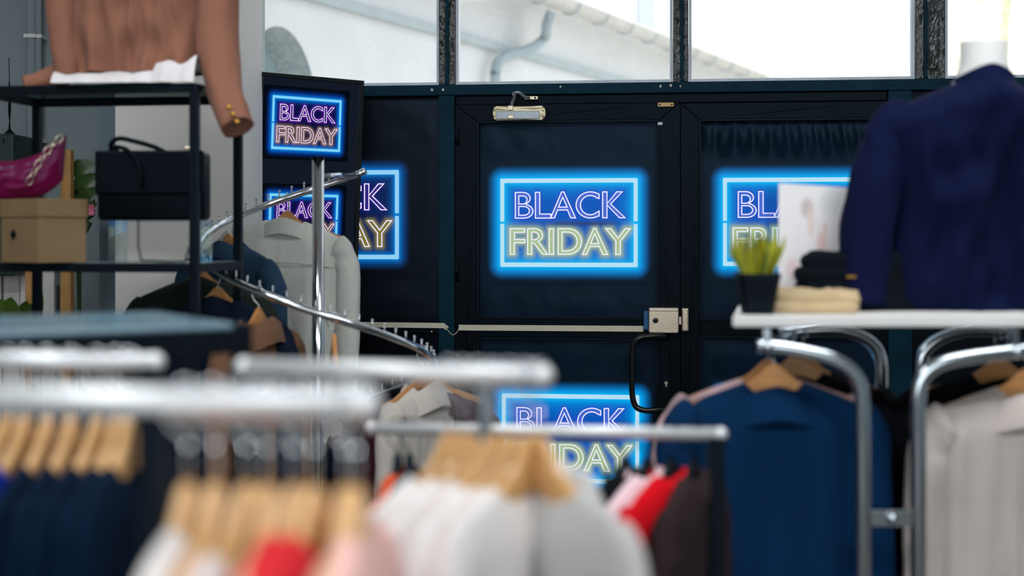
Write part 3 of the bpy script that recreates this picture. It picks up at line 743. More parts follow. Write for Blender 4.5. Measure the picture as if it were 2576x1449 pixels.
mid = [(446, F_nvy, 'navy coat edge-on low behind the middle rack, rightmost of the dark row', 'coat', 'navy_coat'), (457, F_brn, 'brown jacket edge-on low behind the middle rack next to the navy coat', 'jacket', 'brown_jacket'), (468, F_tl, 'teal blue coat edge-on low on the bottom turn of the spiral rack', 'coat', 'teal_coat'),
       (479, F_oli, 'olive jacket edge-on low behind the middle rack', 'jacket', 'olive_jacket'), (491, F_blk, 'black coat edge-on between the olive and grey jackets', 'coat', 'black_coat'), (504, F_gry, 'grey jacket edge-on at the left of the low dark row', 'jacket', 'grey_jacket')]
for a, m, lab, cat, nm in mid: hung(nm, lab, cat, at(a), R(a - 360 - 4 + random.uniform(-8, 8)), m, 'low wooden hanger holding the edge-on ' + lab.split(' edge-on')[0], SG, w=.18)
hanger(at(285), R(100), 'lone narrow wooden hanger edge-on just right of the spiral rack pole', SG)
hung('cream_coat', 'cream pinstriped coat at the low right end of the spiral rack', 'coat', at(338), R(62), F_crm, 'wooden hanger holding the cream pinstriped coat', SG, w=.19, collar='coat', z0=-.09)
hung('maroon_coat', 'maroon coat with pale edge right of the cream coat', 'coat', at(354), R(28), F_mar, 'wooden hanger holding the maroon coat', SG, w=.2, drop=.08, collar='coat', z0=-.09)

# ------------------------------------------------------------------ black metal shelf on the left with its things
EY = R(8); er = P(490, 590, 3.8); er.z = 0
ez = H + (590 - 210) / F * 3.8; emz = H - (663 - 590) / F * 3.8
sh = thing('metal_shelf', 'black square-tube metal shelf with glass tops carrying handbags', 'shelf', er, -EY * 0 + -EY)
wE, dE, tt = .62, .35, .024
for (x, y) in ((0, 0), (0, dE), (-wE, 0), (-wE, dE)): box('post', x - tt / 2, x + tt / 2, y - tt / 2, y + tt / 2, 0, ez - .001, M_black, sh, .002)
for z, nm in ((ez, 'top'), (emz, 'middle'), (.62, 'lower')):
    for (x0, x1, y0, y1) in ((-wE, 0, -tt / 2, tt / 2), (-wE, 0, dE - tt / 2, dE + tt / 2), (-wE - tt / 2, -wE + tt / 2, 0, dE), (-tt / 2, tt / 2, 0, dE)):
        box('rail', x0, x1, y0, y1, z - tt, z + (.0005 if x1 - x0 > .1 else 0), M_black, sh, .002)
    box('glass_shelf', -wE, 0, 0, dE, z - .006, z + .0015, mat('smoked_glass', (120, 140, 146), .1, trans=.0) if nm != 'top' else glassmat('shelf_glass', (200, 212, 214), .2), sh)
def E(x, y, z=0):  # local point on the shelf -> world
    return Vector((er.x + x * math.cos(-EY) - y * math.sin(-EY), er.y + x * math.sin(-EY) + y * math.cos(-EY), z))
# beige box
M_kraft = mat('kraft_card', (128, 103, 72), .8, 0, 10, .08, .05, 40)
bp_ = P(98, 0, 3.76); r = thing('storage_box', 'beige lidded card box under the magenta bag', 'box', (bp_.x, bp_.y, emz + .0015), R(24))
Lb = .155; hb = (662 - 545) / F * 3.78; hl = .048
box('box_body', -Lb, 0.0, .0, .155, 0, hb, M_kraft, r, .002)
r.rotation_euler[2] = R(-38)
box('lid', -Lb - .003, .003, -.003, .158, hb - .001, hb + hl, M_kraft, r, .002)
o = box('diamond_cutout', -.01, .01, -.0035, -.002, -.01, .01, M_black, r); o.rotation_euler[1] = R(45); o.location = (-.115, 0.0, hb * .62)
# second body width: widen along the right face
for ob in r.children:
    if ob.name.startswith(('box_body', 'lid')): ob.scale = (1.15, .95, 1)
# magenta bag
def bag_mesh():
    nx, nz = 40, 26; verts = []; idx = {}
    for s in (0, 1):
        for j in range(nz + 1):
            v = j / nz
            for i in range(nx + 1):
                u = -1 + 2 * i / nx
                if s and (i in (0, nx) or j in (0, nz)): idx[s, j, i] = idx[0, j, i]; continue
                top = .105 + .075 * abs(u) ** 2.2; bot = .0 + .055 * abs(u) ** 3.5
                hw = .17
                z = bot + (top - bot) * v; x = u * hw * (1 - .06 * (1 - v) * abs(u))
                th = .05 * math.sin(math.pi * min(1, v * .9 + .06)) ** .6 * (1 - abs(u) ** 3) ** .5
                th += .010 * noise.noise(Vector((u * 4 + v * 2, v * 5 - u * 2, 3 + s))) * (1 - abs(u) ** 4) * (0 if v > .95 else 1)
                idx[s, j, i] = len(verts); verts.append((x, (-1 if s == 0 else 1) * th, z))
    fs = []
    for s in (0, 1):
        for j in range(nz):
            for i in range(nx):
                q = [idx[s, j, i], idx[s, j, i + 1], idx[s, j + 1, i + 1], idx[s, j + 1, i]]; q2 = []
                for k in q:
                    if k not in q2: q2.append(k)
                if len(q2) > 2: fs.append(q2 if s == 0 else q2[::-1])
    me = bpy.data.meshes.new('bag_body'); me.from_pydata(verts, [], fs); me.shade_smooth(); return me
zb_ = emz + .0015 + hb + hl
bl = P(-12, 0, 3.84); r = thing('magenta_handbag', 'magenta slouchy shoulder bag with chain on the beige box', 'handbag', (bl.x, bl.y + .06, zb_), R(6))
obj('bag_body', bag_mesh(), mat('magenta_satin', (96, 3, 54), .4, 0, 8, .3, .3, 25, spec=.3), r)
def chain(name, pts, m, parent, rr=.0055, wr=.0015):
    pts = [Vector(p) for p in pts]; d = 0; total = sum((pts[i + 1] - pts[i]).length for i in range(len(pts) - 1)); step = rr * 2.6; nl = int(total / step); bm = bmesh.new()
    for k in range(nl):
        t = k * step; i = 0
        while i < len(pts) - 2 and t > (pts[i + 1] - pts[i]).length: t -= (pts[i + 1] - pts[i]).length; i += 1
        dr = (pts[i + 1] - pts[i]).normalized(); c = pts[i] + dr * t
        o = dr.orthogonal().normalized()
        if k % 2: o = dr.cross(o)
        bm_tube(bm, [c + dr * (math.cos(q) * rr * 1.7) + o * (math.sin(q) * rr) for q in [2 * math.pi * x / 10 for x in range(10)]], wr, 5, False, True)
    return obj(name, bm, m, parent, True)
chain('chain_strap', spline([(.155, -.03, .165), (.12, -.055, .12), (.09, -.066, .06), (.07, -.06, .015)], 6), M_steel, r, .009, .002)
# acrylic riser and dark handbag
hbz = emz + .0015 + (662 - 556) / F * 3.85
c0 = P(386, 0, 3.86)
r = thing('acrylic_riser', 'clear acrylic riser under the dark structured handbag', 'stand', (c0.x, c0.y, emz + .0015), -EY)
box('top_sheet', -.11, .14, -.04, .08, hbz - emz - .0055, hbz - emz - .0015, M_acryl, r); box('side_sheet', -.11, -.106, -.04, .08, 0, hbz - emz - .0055, M_acryl, r); box('side_sheet', .136, .14, -.04, .08, 0, hbz - emz - .0055, M_acryl, r)
r = thing('dark_handbag', 'black structured handbag with top handle on a clear riser', 'handbag', (c0.x, c0.y, hbz), -EY * .6)
M_lea = mat('black_leather', (4, 6, 7), .5, 0, 20, .2, .1, 90, spec=.15)
bm = bmesh.new(); bm_box(bm, -.148, .148, -.03, .045, 0, .185, .012); obj('bag_body', bm, M_lea, r, True)
box('flap', -.15, .15, -.036, -.028, .07, .188, M_lea, r, .006)
tube('handle', spline([(-.105, 0, .18), (-.115, -.01, .205), (-.09, -.015, .222), (-.04, -.01, .212), (.0, 0, .2), (.03, .01, .185)], 6), .0065, M_lea, r, 10)
tube('handle', spline([(-.1, -.02, .2), (-.06, -.04, .19), (-.03, -.045, .16), (-.02, -.045, .12), (-.02, -.042, .09)], 6), .006, M_lea, r, 10)
for x in (-.11, .1): box('handle_ring', x - .012, x + .012, -.01, .01, .18, .2, M_steel if x > 0 else M_black, r, .003)
zz = emz - hbz
chain('chain_strap', [(-.035, -.02, .0), (-.03, -.035, zz * .6), (-.02, -.04, zz + .008), (.05, -.045, zz + .005), (.1, -.04, zz + .005), (.115, -.035, zz * .5), (.118, -.03, 0)], mat('dark_chain', (60, 62, 66), .35, .9), r, .004, .0012)
# blazer on a bust form on top of the shelf
F_tan = fabric('dusty_tan', (142, 97, 79), bump=.4)
bz0 = P(350, 0, 3.95)
pb = dict(BASE); pb.update(w=.21, len=.52, t=.13, drop=.06, nw=.07, scoop=.0, z0=.56, waist=.12, hem=-.10, fold=.012, seed=91, diag=.03)
r = thing('tan_blazer', 'dusty tan blazer on the bust form above the black shelf', 'blazer', (bz0.x, bz0.y, ez + .0015), R(-4))
obj('body', body_mesh(pb), F_tan, r)
pR = [(.17, 0, .50), (.205, 0, .45), (.225, -.02, .30), (.235, -.05, .15), (.262, -.10, .02), (.298, -.16, -.06), (.330, -.195, -.125)]
pL = [(-.17, 0, .50), (-.21, 0, .45), (-.215, -.01, .32), (-.205, -.02, .2), (-.195, -.03, .1), (-.19, -.04, .025)]
sR = obj('sleeve', sleeve_mesh(dict(pb, t=.06, sr=.072), 1, pR, .042), F_tan, r, True)
sL = obj('sleeve', sleeve_mesh(dict(pb, t=.06, sr=.065), -1, pL, .036), F_tan, r, True)
pL2 = [(-.19, .02, .07), (-.22, -.0, .045), (-.27, -.03, .02), (-.31, -.05, .012)]
obj('sleeve_cuff', sleeve_mesh(dict(pb, t=.03, sr=.04), -1, pL2, .02), F_tan, r, True)
for k, (px, py) in enumerate(((576, 270), (586, 288), (596, 307))):
    wpnt = P(px, py, 3.68); bmb = bmesh.new(); bmesh.ops.create_uvsphere(bmb, u_segments=12, v_segments=8, radius=.0075)
    o = obj('button', bmb, M_gold, r, True); o.matrix_world = Matrix.Identity(4)
    M = Matrix.Translation(r.location) @ Matrix.Rotation(r.rotation_euler[2], 4, 'Z'); o.location = M.inverted() @ wpnt; o.rotation_euler = (0, 0, 0)
bs = thing('bust_form', 'white bust form inside the tan blazer on the shelf', 'mannequin', (bz0.x, bz0.y, ez + .0015), R(-4))
bm = bmesh.new()
prof = [(.0, .09), (.05, .1), (.2, .1), (.35, .09), (.46, .09), (.53, .07), (.57, .05), (.66, .048)]
ring = []
for z, rx in prof:
    ring.append([bm.verts.new((rx * math.cos(t), rx * .5 * math.sin(t), z + .002)) for t in [2 * math.pi * k / 24 for k in range(24)]])
for i in range(len(ring) - 1):
    for k in range(24): bm.faces.new((ring[i][k], ring[i][(k + 1) % 24], ring[i + 1][(k + 1) % 24], ring[i + 1][k]))
bm.faces.new(ring[0]); bm.faces.new(ring[-1]); obj('torso', bm, M_white, bs, True)
# crumpled white cloth under the blazer
nx = 48; verts = []; faces = []
for j in range(13):
    for i in range(nx + 1):
        t = j / 12; x = -.19 + .39 * i / nx
        ht = .05 if x > .08 else .03
        ht += .018 * max(0, (x - .05) / .15)
        y = -.155 + .13 * t; z = math.sin(math.pi * min(1, t * 1.3)) ** .5 * ht * (1 + .35 * noise.noise(Vector((x * 22, t * 3, 2)))) if t < .75 else ht * .6
        verts.append((x, y + .012 * noise.noise(Vector((x * 30, t * 4, 6))), z + .001))
for j in range(12):
    for i in range(nx): a = j * (nx + 1) + i; faces.append((a, a + 1, a + nx + 2, a + nx + 1))
me = bpy.data.meshes.new('white_cloth'); me.from_pydata(verts, [], faces); me.shade_smooth()
o = obj('white_cloth', me, fabric('white_cotton', (222, 216, 218))); tag(o, 'crumpled white cloth on the shelf top under the tan blazer', 'cloth'); o.location = (bz0.x, bz0.y, ez + .0015); o.rotation_euler = (0, 0, R(-4))

# wooden frame and plants behind the shelf
wf = thing('wooden_stand', 'pine post plant stand behind the black shelf', 'plant stand', (P(169, 0, 4.9).x, 4.9, 0))
for px, top in ((169, P(0, 377, 4.9).z), (81, P(0, 600, 4.9).z)):
    x = P(px, 0, 4.9).x - wf.location.x; box('post', x - .018, x + .018, -.02, .02, 0, top, M_pine, wf, .002)
box('board', -.6, .018, .021, .2, P(0, 905, 4.9).z - .02, P(0, 905, 4.9).z, M_pine, wf)
cb = thing('fluted_panel', 'white fluted panel behind the plants at the frame edge', 'screen', (P(60, 0, 5.35).x, 5.3, 0))  # upright white panel of fluted boards
bm = bmesh.new()
for k in range(9): bm_box(bm, -.45 + k * .065, -.45 + k * .065 + .06, -.01 * (k % 2), .03, .3, P(0, 640, 5.3).z, .004)
obj('boards', bm, M_white, cb)
M_leaf = mat('monstera_leaf', (38, 66, 22), .35, 0, 14, .3, .1, 20); M_leaf2 = mat('leaf_bright', (84, 118, 40), .4, 0, 14, .3)
def leaf_bm(bm, base, tip, wd, cuts=4, bend=.15, nrm=Vector((0, -1, 0))):
    base = Vector(base); tip = Vector(tip); d = tip - base; L = d.length; d.normalize(); s = d.cross(nrm).normalized(); n = s.cross(d); N = 24
    rows = []
    for i in range(N + 1):
        t = i / N; w_ = wd * (math.sin(math.pi * t ** .7) ** .75) if 0 < t < 1 else 0.001
        c = base + d * (L * t) + n * (bend * L * (t * t))
        cut = 1.0
        if cuts and .2 < t < .92 and (i % max(2, N // cuts)) < 2: cut = .45
        rows.append([bm.verts.new(c + s * (w_ * cut * q) - n * (abs(q) * w_ * .15)) for q in (-1, -.5, 0, .5, 1)])
    for i in range(N):
        for k in range(4): bm.faces.new((rows[i][k], rows[i][k + 1], rows[i + 1][k + 1], rows[i + 1][k]))
def plant(label, root, leaves, stems=True, m=None, name='monstera_plant'):
    r = thing(name, label, 'plant', root)
    for (b, t, w_, c) in leaves:
        bm = bmesh.new(); leaf_bm(bm, Vector(b) - root, Vector(t) - root, w_, c); obj('leaf', bm, m or M_leaf, r, True)
        if stems: tube('stem', spline([Vector((0, 0, 0)), (Vector(b) - root) * .6 + Vector((0, .02, 0)), Vector(b) - root], 5), .004, M_leaf, r, 6)
    return r
pr = Vector((P(190, 0, 4.95).x, 5.0, .75))
plant('monstera with split leaf hanging between the pine post and dark handbag', pr, [(P(195, 400, 4.95), P(236, 545, 4.9), .065, 4), (P(190, 520, 4.95), P(192, 620, 4.9), .05, 3), (P(185, 470, 4.98), P(225, 590, 4.95), .055, 4)])
fl = thing('pink_flower', 'small pink bloom beside the monstera leaf', 'flower', P(231, 528, 4.86))
for k in range(6):
    t = k * math.pi / 3; bm = bmesh.new(); leaf_bm(bm, Vector((0, 0, 0)), Vector((.012 * math.cos(t), -.006, .024 * math.sin(t))), .008, 0); obj('petal', bm, mat('pink_petal', (222, 120, 150), .6), fl, True)
pr2 = Vector((P(30, 0, 4.8).x, 4.8, P(0, 905, 4.9).z))
plant('broad-leaved green plant standing low at the frame edge', pr2, [(P(20, 820, 4.75), P(35, 742, 4.7), .04, 0), (P(30, 815, 4.75), P(-25, 745, 4.7), .045, 0), (P(55, 820, 4.78), P(75, 750, 4.72), .03, 0), (P(62, 810, 4.8), P(95, 760, 4.75), .028, 0), (P(95, 800, 4.85), P(96, 690, 4.85), .02, 0)], m=M_leaf2, name='leafy_plant')
fl = thing('pink_blossoms', 'pink blossom cluster below the leafy plant', 'flowers', P(60, 870, 4.7))
for k in range(22):
    bm = bmesh.new(); bmesh.ops.create_icosphere(bm, subdivisions=1, radius=.012 + .006 * random.random(), matrix=Matrix.Translation((random.uniform(-.1, .08), random.uniform(-.03, .03), random.uniform(-.02, .035))))
    obj('blossom', bm, mat('pink_petal', (222, 120, 150), .6), fl, True)

# ------------------------------------------------------------------ near racks
M_rail = mat('polished_rail', (222, 224, 226), .4, .45, 3, .02)
def rack(label, pa, pb, z, rad, posts, mpost, floorz=0.0, ends=True, foot=.3):
    A = Pz(pa[0], pa[1], z); B = Pz(pb[0], pb[1], z); d = (B - A).normalized()
    r = thing('garment_rack', label, 'clothes rack', (A.x, A.y, 0)); o = Vector((A.x, A.y, 0))
    tube('hanging_rail', [A - o, B - o], rad, M_rail, r, 20)
    for e, s in ((A, -1), (B, 1)):
        bm = bmesh.new(); bmesh.ops.create_uvsphere(bm, u_segments=14, v_segments=10, radius=rad * 1.12, matrix=Matrix.Translation(e - o)); obj('rail_end_cap', bm, M_rail, r, True)
    for px, m, w_ in posts:
        t = (px - pa[0]) / (pb[0] - pa[0]); q = A + (B - A) * t - o
        dd = d.cross(Vector((0, 0, 1)))
        box('post', q.x - w_ / 2, q.x + w_ / 2, q.y - w_ / 2, q.y + w_ / 2, .02, z - rad * .5, m, r, .002)
        bm = bmesh.new(); bm_bar(bm, Vector((q.x, q.y, .02)) - dd * foot, Vector((q.x, q.y, .02)) + dd * foot, .03, .03); obj('foot', bm, m, r)
    return A, B
def on(AB, px):
    A, B = AB; # point of the rail that projects to px
    k = (px - 1288) / F; d = B - A; t = (k * A.y - A.x) / (d.x - k * d.y); return A + d * t
rA = rack('black-posted rack at the far left whose bright rail ends above the navy blouses', (-260, 905), (388, 912), 1.25, .0125, ((-180, M_black, .025), (380, M_black, .025)), M_black)
rB = rack('rack with bright rail above the white blouses in the middle', (615, 925), (1365, 946), 1.246, .0125, ((640, M_black, .025), (1225, M_chrome, .018)), M_chrome)
rC = rack('nearest rack with the widest bright rail across the lower left', (-420, 1000), (915, 1022), 1.267, .0140, ((405, M_black, .024),), M_black)
rD = rack('low rack with black end post in front of the door handle', (935, 1078), (1812, 1092), 1.07, .0115, ((1802, M_black, .028),), M_black)
F_wht = fabric('white_crepe', (212, 206, 204), bump=.2); F_wht2 = fabric('warm_white_crepe', (200, 190, 188), bump=.2); F_gw = fabric('grey_white', (172, 171, 170), bump=.2)
F_red = fabric('coral_red', (196, 36, 44)); F_pnk = fabric('dusty_pink', (226, 178, 170)); F_tanb = fabric('tan_knit', (190, 150, 120)); F_roy = fabric('royal_blue', (10, 38, 135)); F_nv2 = fabric('ink_navy', (5, 20, 40))
F_org = fabric('rust_orange', (196, 78, 42)); F_rd2 = fabric('bright_red', (200, 12, 24)); F_dbr = fabric('dark_brown', (46, 34, 34)); F_pw = fabric('pink_white', (222, 190, 196)); F_bs = fabric('suit_blue', (11, 44, 80))
top = Vector((0, 0, .0125))
OR = dict(collar=None, nw=.10, scoop=.05, t=.026, fold=.006, drop=.066, w=.205, len=.7, hl=.032)
# A : navy blouses
LA = [(-40, F_roy), (20, F_roy), (62, F_roy), (120, F_nv2), (180, F_nv2), (245, F_nv2), (292, F_nv2), (325, F_nv2)]
for i, (px, m) in enumerate(LA):
    q = on(rA, px) + top; nth = ['first', 'second', 'third', 'fourth', 'fifth', 'sixth', 'seventh', 'last'][i]
    hung('blouse', ('royal blue' if m is F_roy else 'ink navy') + ' blouse, %s from the frame edge on the far left rack' % nth, 'blouse', q, R(88 + random.uniform(-4, 4)), m, 'pale wooden hanger of the %s blouse on the far left rack' % nth, 'wooden hangers on the far left rack', 1, group='blue blouses on the far left rack', **OR)
# B : white blouses
LB = [(1132, F_wht), (1168, F_wht), (1204, F_wht2), (1242, F_wht), (1284, F_wht2), (1328, F_wht), (1372, F_gw)]
for i, (px, m) in enumerate(LB):
    q = on(rB, min(px, 1360)) + top; nth = ['leftmost', 'second', 'third', 'fourth', 'fifth', 'sixth', 'rightmost'][i]
    yw = R(65 + random.uniform(-5, 5)) if i < 6 else R(118)
    hung('blouse', ('white' if i < 6 else 'greyish white') + ' blouse, %s on the middle rack' % nth, 'blouse', q, yw, m, 'pale wooden hanger, %s on the middle rack' % nth, 'wooden hangers on the middle rack', 1, group='white blouses on the middle rack', **dict(OR, nw=.085 if i < 3 else .1))
# C : nearest mixed tops
LC = [(480, F_wht, 'white'), (545, F_tanb, 'tan'), (610, F_wht2, 'warm white'), (675, F_tanb, 'second tan'), (735, F_red, 'coral red'), (800, F_red, 'bright coral'), (860, F_tanb, 'third tan'), (905, F_pnk, 'dusty pink')]
for i, (px, m, cn) in enumerate(LC):
    q = on(rC, px + random.uniform(-12, 12)) + Vector((0, 0, .014)); kk = dict(OR, nw=.05, scoop=.03) if m in (F_red, F_pnk) or i == 0 else dict(OR, nw=.085)
    hung('knit_top', '%s knit top hanging on the nearest rack' % cn, 'top', q, R(83 + random.uniform(-8, 8)), m, 'wooden hanger of the %s top on the nearest rack' % cn, 'wooden hangers on the nearest rack', 1, group='mixed tops on the nearest rack', **kk)
# D : low rack
LD = [(1000, F_org, 'rust orange top on a black hanger', 'top', .12), (1030, F_blk, 'narrow black top beside the rust orange top', 'top', .12), (1590, F_blk, 'black blouse at the right of the low rack', 'blouse', .175), (1645, F_pw, 'pink and white blouse between the black and red ones', 'blouse', .175), (1705, F_rd2, 'bright red blouse near the black end post', 'blouse', .175), (1760, F_dbr, 'dark brown blouse next to the black end post', 'blouse', .175)]
for i, (px, m, lab, cat, w_) in enumerate(LD):
    q = on(rD, px) + Vector((-.012 if i > 1 else 0, 0, .0115))
    hung('blouse' if cat == 'blouse' else 'top', lab, cat, q, R(60 + (8 if i == 5 else 0) + random.uniform(-3, 3)) if i > 1 else R(80), m, 'black hanger holding the ' + lab.split(' on a')[0], 'black hangers on the low rack', 2, group='garments on the low rack', collar='stand' if i > 1 else None, nw=.05, scoop=.02, t=.032, fold=.008, drop=.06, w=w_, z0=-.062, len=.65)
# black wide shelf in front of the metal shelf
z = 1.28; A = Pz(-60, 838, z); B = Pz(608, 815, z)
r = thing('wide_shelf', 'wide slate-topped black shelf crossing in front of the handbag shelf', 'shelf', (B.x, B.y, 0))
dv = (A - B); dv.z = 0; L_ = dv.length; ang = math.atan2(-dv.y, -dv.x); r.rotation_euler[2] = ang
box('shelf_top', -L_, 0, 0, .44, z - .008, z, mat('slate_glass', (96, 128, 144), .22, 0, 3, .05), r, .002)
bm = bmesh.new(); bm_box(bm, -L_ - .01, .012, -.012, .012, z - .045, z - .008); bm_box(bm, -L_ - .01, .012, .43, .455, z - .045, z - .008); obj('front_rail', bm, M_black, r)
for x, y in ((0, 0), (0, .44), (-.085, .0)): box('post', x - .013, x + .013, y - .013, y + .013, 0, z + (.002 if x > -.05 else -.02), M_black, r, .002)
# ------------------------------------------------------------------ chrome racks on the right
M_ch2 = mat('chrome_tube', (190, 198, 204), .16, 1.0, 3, .03)
def bm_ribbon(bm, pts, wx, wy):  # rectangular tube along points, wx across the bend plane (y), wy in it
    pts = [Vector(p) for p in pts]; rings = []
    for i, p in enumerate(pts):
        t = (pts[min(i + 1, len(pts) - 1)] - pts[max(i - 1, 0)]).normalized(); s = Vector((0, 1, 0)); s = (s - t * s.dot(t)).normalized(); u = t.cross(s)
        c = .3
        rings.append([bm.verts.new(p + s * (a * wx / 2) + u * (b * wy / 2)) for a, b in ((-1, -1 + c), (-1 + c, -1), (1 - c, -1), (1, -1 + c), (1, 1 - c), (1 - c, 1), (-1 + c, 1), (-1, 1 - c))])
    for i in range(len(rings) - 1):
        for k in range(8): bm.faces.new((rings[i][k], rings[i][(k + 1) % 8], rings[i + 1][(k + 1) % 8], rings[i + 1][k]))
    bm.faces.new(rings[0]); bm.faces.new(rings[-1])
def chrome_rack(label, px_a, px_post, sgn, railpx, yfront=2.95, yrear=3.6):
    X0 = P(px_post, 0, yfront).x; r = thing('chrome_rack', label, 'clothes rack', (X0, yfront, 0)); o = Vector((X0, yfront, 0))
    def loop(pxs, y, w_):
        pts = spline([P(px, py, y) - o for px, py in pxs], 6); last = pts[-1].copy(); last.z = .02; bm = bmesh.new(); bm_ribbon(bm, pts + [last], w_, w_); ob = obj('frame_tube', bm, M_ch2, r, True)
        return ob
    loop(px_a[0], yfront, .028); loop(px_a[1], yrear, .028)
    a = P(*railpx[0], yfront) - o; b = P(*railpx[1], yrear) - o
    bm = bmesh.new(); bm_tube(bm, [a, b], .011, 12); obj('hanging_rail', bm, M_ch2, r, True)
    bm = bmesh.new(); bmesh.ops.create_uvsphere(bm, u_segments=12, v_segments=8, radius=.013, matrix=Matrix.Translation(a + Vector((0, -.015, 0)))); obj('rail_bolt', bm, M_ch2, r, True)
    for q in (a, b): box('shelf_rod', q.x - .007, q.x + .007, q.y - .007, q.y + .007, q.z, 1.224, M_ch2, r)
    fx = P(px_post, 0, yfront).x - o.x
    box('base_bar', fx - .02, fx + .02, -.05, yrear - yfront + .05, 0, .04, M_ch2, r)
    return a + o, b + o
ra = chrome_rack('chrome curved-tube rack holding the blue suit jacket', ([(1905, 872), (1960, 874), (2040, 888), (2100, 905), (2145, 935), (2167, 980), (2170, 1050)], [(1960, 838), (2080, 830), (2140, 838), (2190, 862), (2213, 900), (2216, 960)]), 2170, 1, ((1928, 872), (1995, 845)))
rb_ = chrome_rack('chrome curved-tube rack holding the beige jacket', ([(2600, 880), (2520, 888), (2440, 898), (2365, 915), (2325, 945), (2311, 990), (2310, 1050)], [(2540, 838), (2440, 832), (2370, 850), (2330, 880), (2318, 910), (2318, 960)]), 2310, -1, ((2552, 884), (2540, 845)))
cx_ = P(2170, 1302, 2.95); cx2 = P(2310, 1302, 2.95)
r = thing('rack_connector', 'short chrome cross bar with bolt joining the two chrome racks', 'bar', ((cx_.x + cx2.x) / 2, 2.95, cx_.z)); hwid = (cx2.x - cx_.x) / 2 - .014
box('bar', -hwid, hwid, -.01, .01, -.017, .017, M_ch2, r, .002); bm = bmesh.new(); bmesh.ops.create_uvsphere(bm, u_segments=12, v_segments=8, radius=.012, matrix=Matrix.Translation((0, -.014, 0))); obj('bolt', bm, M_ch2, r, True)
def onr(ab, y): t = (y - ab[0].y) / (ab[1].y - ab[0].y); return ab[0] + (ab[1] - ab[0]) * t + Vector((0, 0, .012))
JK = dict(w=.21, drop=.072, len=.85, collar='coat', nw=.06, t=.055, z0=-.078, sr=.055, fold=.022, scoop=.045, cz=.042)
F_bg = fabric('beige_wool', (196, 184, 178)); F_flor = fabric('floral_pink', (190, 160, 162), namt=.7)
hung('suit_jacket', 'navy blue suit jacket hanging back-on from the chrome rack', 'jacket', onr(ra, 3.1), R(0), F_bs, 'front wooden hanger holding the navy blue suit jacket', 'wooden hangers on the chrome rack', **JK)
hung('floral_blouse', 'pink floral blouse edge showing behind the left shoulder of the blue suit', 'blouse', onr(ra, 3.2) + Vector((-.022, 0, .004)), R(4), F_flor, 'second wooden hanger behind the blue suit', 'wooden hangers on the chrome rack', **dict(JK, collar='shirt', w=.215))
hung('black_jacket', 'black jacket behind the right shoulder of the blue suit', 'jacket', onr(ra, 3.3) + Vector((.03, 0, .01)), R(-4), F_blk, 'third wooden hanger on the chrome rack holding the black jacket', 'wooden hangers on the chrome rack', **JK)
hung('black_coat', 'rear black coat at the back of the chrome rack behind the blue suit', 'coat', onr(ra, 3.42) + Vector((.045, 0, .005)), R(3), F_blk, 'rearmost wooden hanger on the chrome rack', 'wooden hangers on the chrome rack', **JK)
hung('beige_jacket', 'beige jacket at the frame edge on the right chrome rack', 'jacket', onr(rb_, 3.08) + Vector((.03, 0, -.0)), R(0), F_bg, 'front wooden hanger at the frame edge holding the beige jacket', 'wooden hangers on the edge rack', **dict(JK, w=.215))
hung('black_coat', 'black coat behind the beige jacket on the right chrome rack', 'coat', onr(rb_, 3.3) + Vector((-.03, 0, .01)), R(3), F_blk, 'rear wooden hanger at the frame edge holding the black coat', 'wooden hangers on the edge rack', **dict(JK, w=.235))
# clothes low between the chrome racks
r0 = P(2268, 1155, 3.9)
hung('olive_trousers', 'narrow olive garment seen between the two chrome racks', 'garment', r0, R(80), F_oli, 'chrome-hooked black hanger between the chrome racks', None, 2, w=.12, t=.03, len=.6, collar=None, sleeves=False)
tag(tube('rear_rail', [P(2235, 1150, 3.9), P(2700, 1150, 3.9)], .008, M_ch2), 'short chrome rail above the narrow olive garment', 'rail')

# ------------------------------------------------------------------ white board with mannequin and small things
bz = 1.248; bx0 = P(1843, 0, 3.0).x
bd = thing('display_board', 'white display board carrying the blue-jacketed mannequin', 'shelf', (bx0, 3.0, 0))
bm = bmesh.new(); lq = [(0, 0), (1.5, 0), (1.5, .5), (P(1858, 0, 3.5).x - bx0, .5)]
va = [bm.verts.new((x, y, bz - .023)) for x, y in lq]; vb = [bm.verts.new((x, y, bz)) for x, y in lq]; bm.faces.new(va[::-1]); bm.faces.new(vb)
for k in range(4): bm.faces.new((va[k], va[(k + 1) % 4], vb[(k + 1) % 4], vb[k]))
bmesh.ops.bevel(bm, geom=list(bm.edges), offset=.003, segments=2, affect='EDGES'); obj('board', bm, M_white, bd)
F_mn = fabric('royal_navy', (14, 18, 50), namt=.2)
mc_ = P(2474, 0, 3.27)
r = thing('mannequin', 'headless white mannequin bust wearing the royal navy jacket', 'mannequin', (mc_.x, mc_.y, bz))
bm = bmesh.new(); prof = [(.0, .09), (.05, .1), (.25, .09), (.4, .1), (.5, .08), (.545, .06), (.565, .053), (.61, .052), (.615, .0505)]
ring = []
for z_, rx in prof: ring.append([bm.verts.new((rx * math.cos(t), rx * (.5 if z_ < .53 else .95) * math.sin(t), z_ + .001)) for t in [2 * math.pi * k / 28 for k in range(28)]])
for i in range(len(ring) - 1):
    for k in range(28): bm.faces.new((ring[i][k], ring[i][(k + 1) % 28], ring[i + 1][(k + 1) % 28], ring[i + 1][k]))
bm.faces.new(ring[0]); bm.faces.new(ring[-1]); obj('torso', bm, M_white, r, True)
pm = dict(BASE); pm.update(w=.235, len=.575, t=.125, drop=.09, nw=.075, scoop=-.012, z0=.538, waist=.10, hem=.02, fold=.017, seed=55, diag=.03)
r = thing('navy_jacket', 'royal navy jacket with stand collar on the mannequin at the frame edge', 'jacket', (mc_.x, mc_.y, bz + .002))
obj('body', body_mesh(pm), F_mn, r)
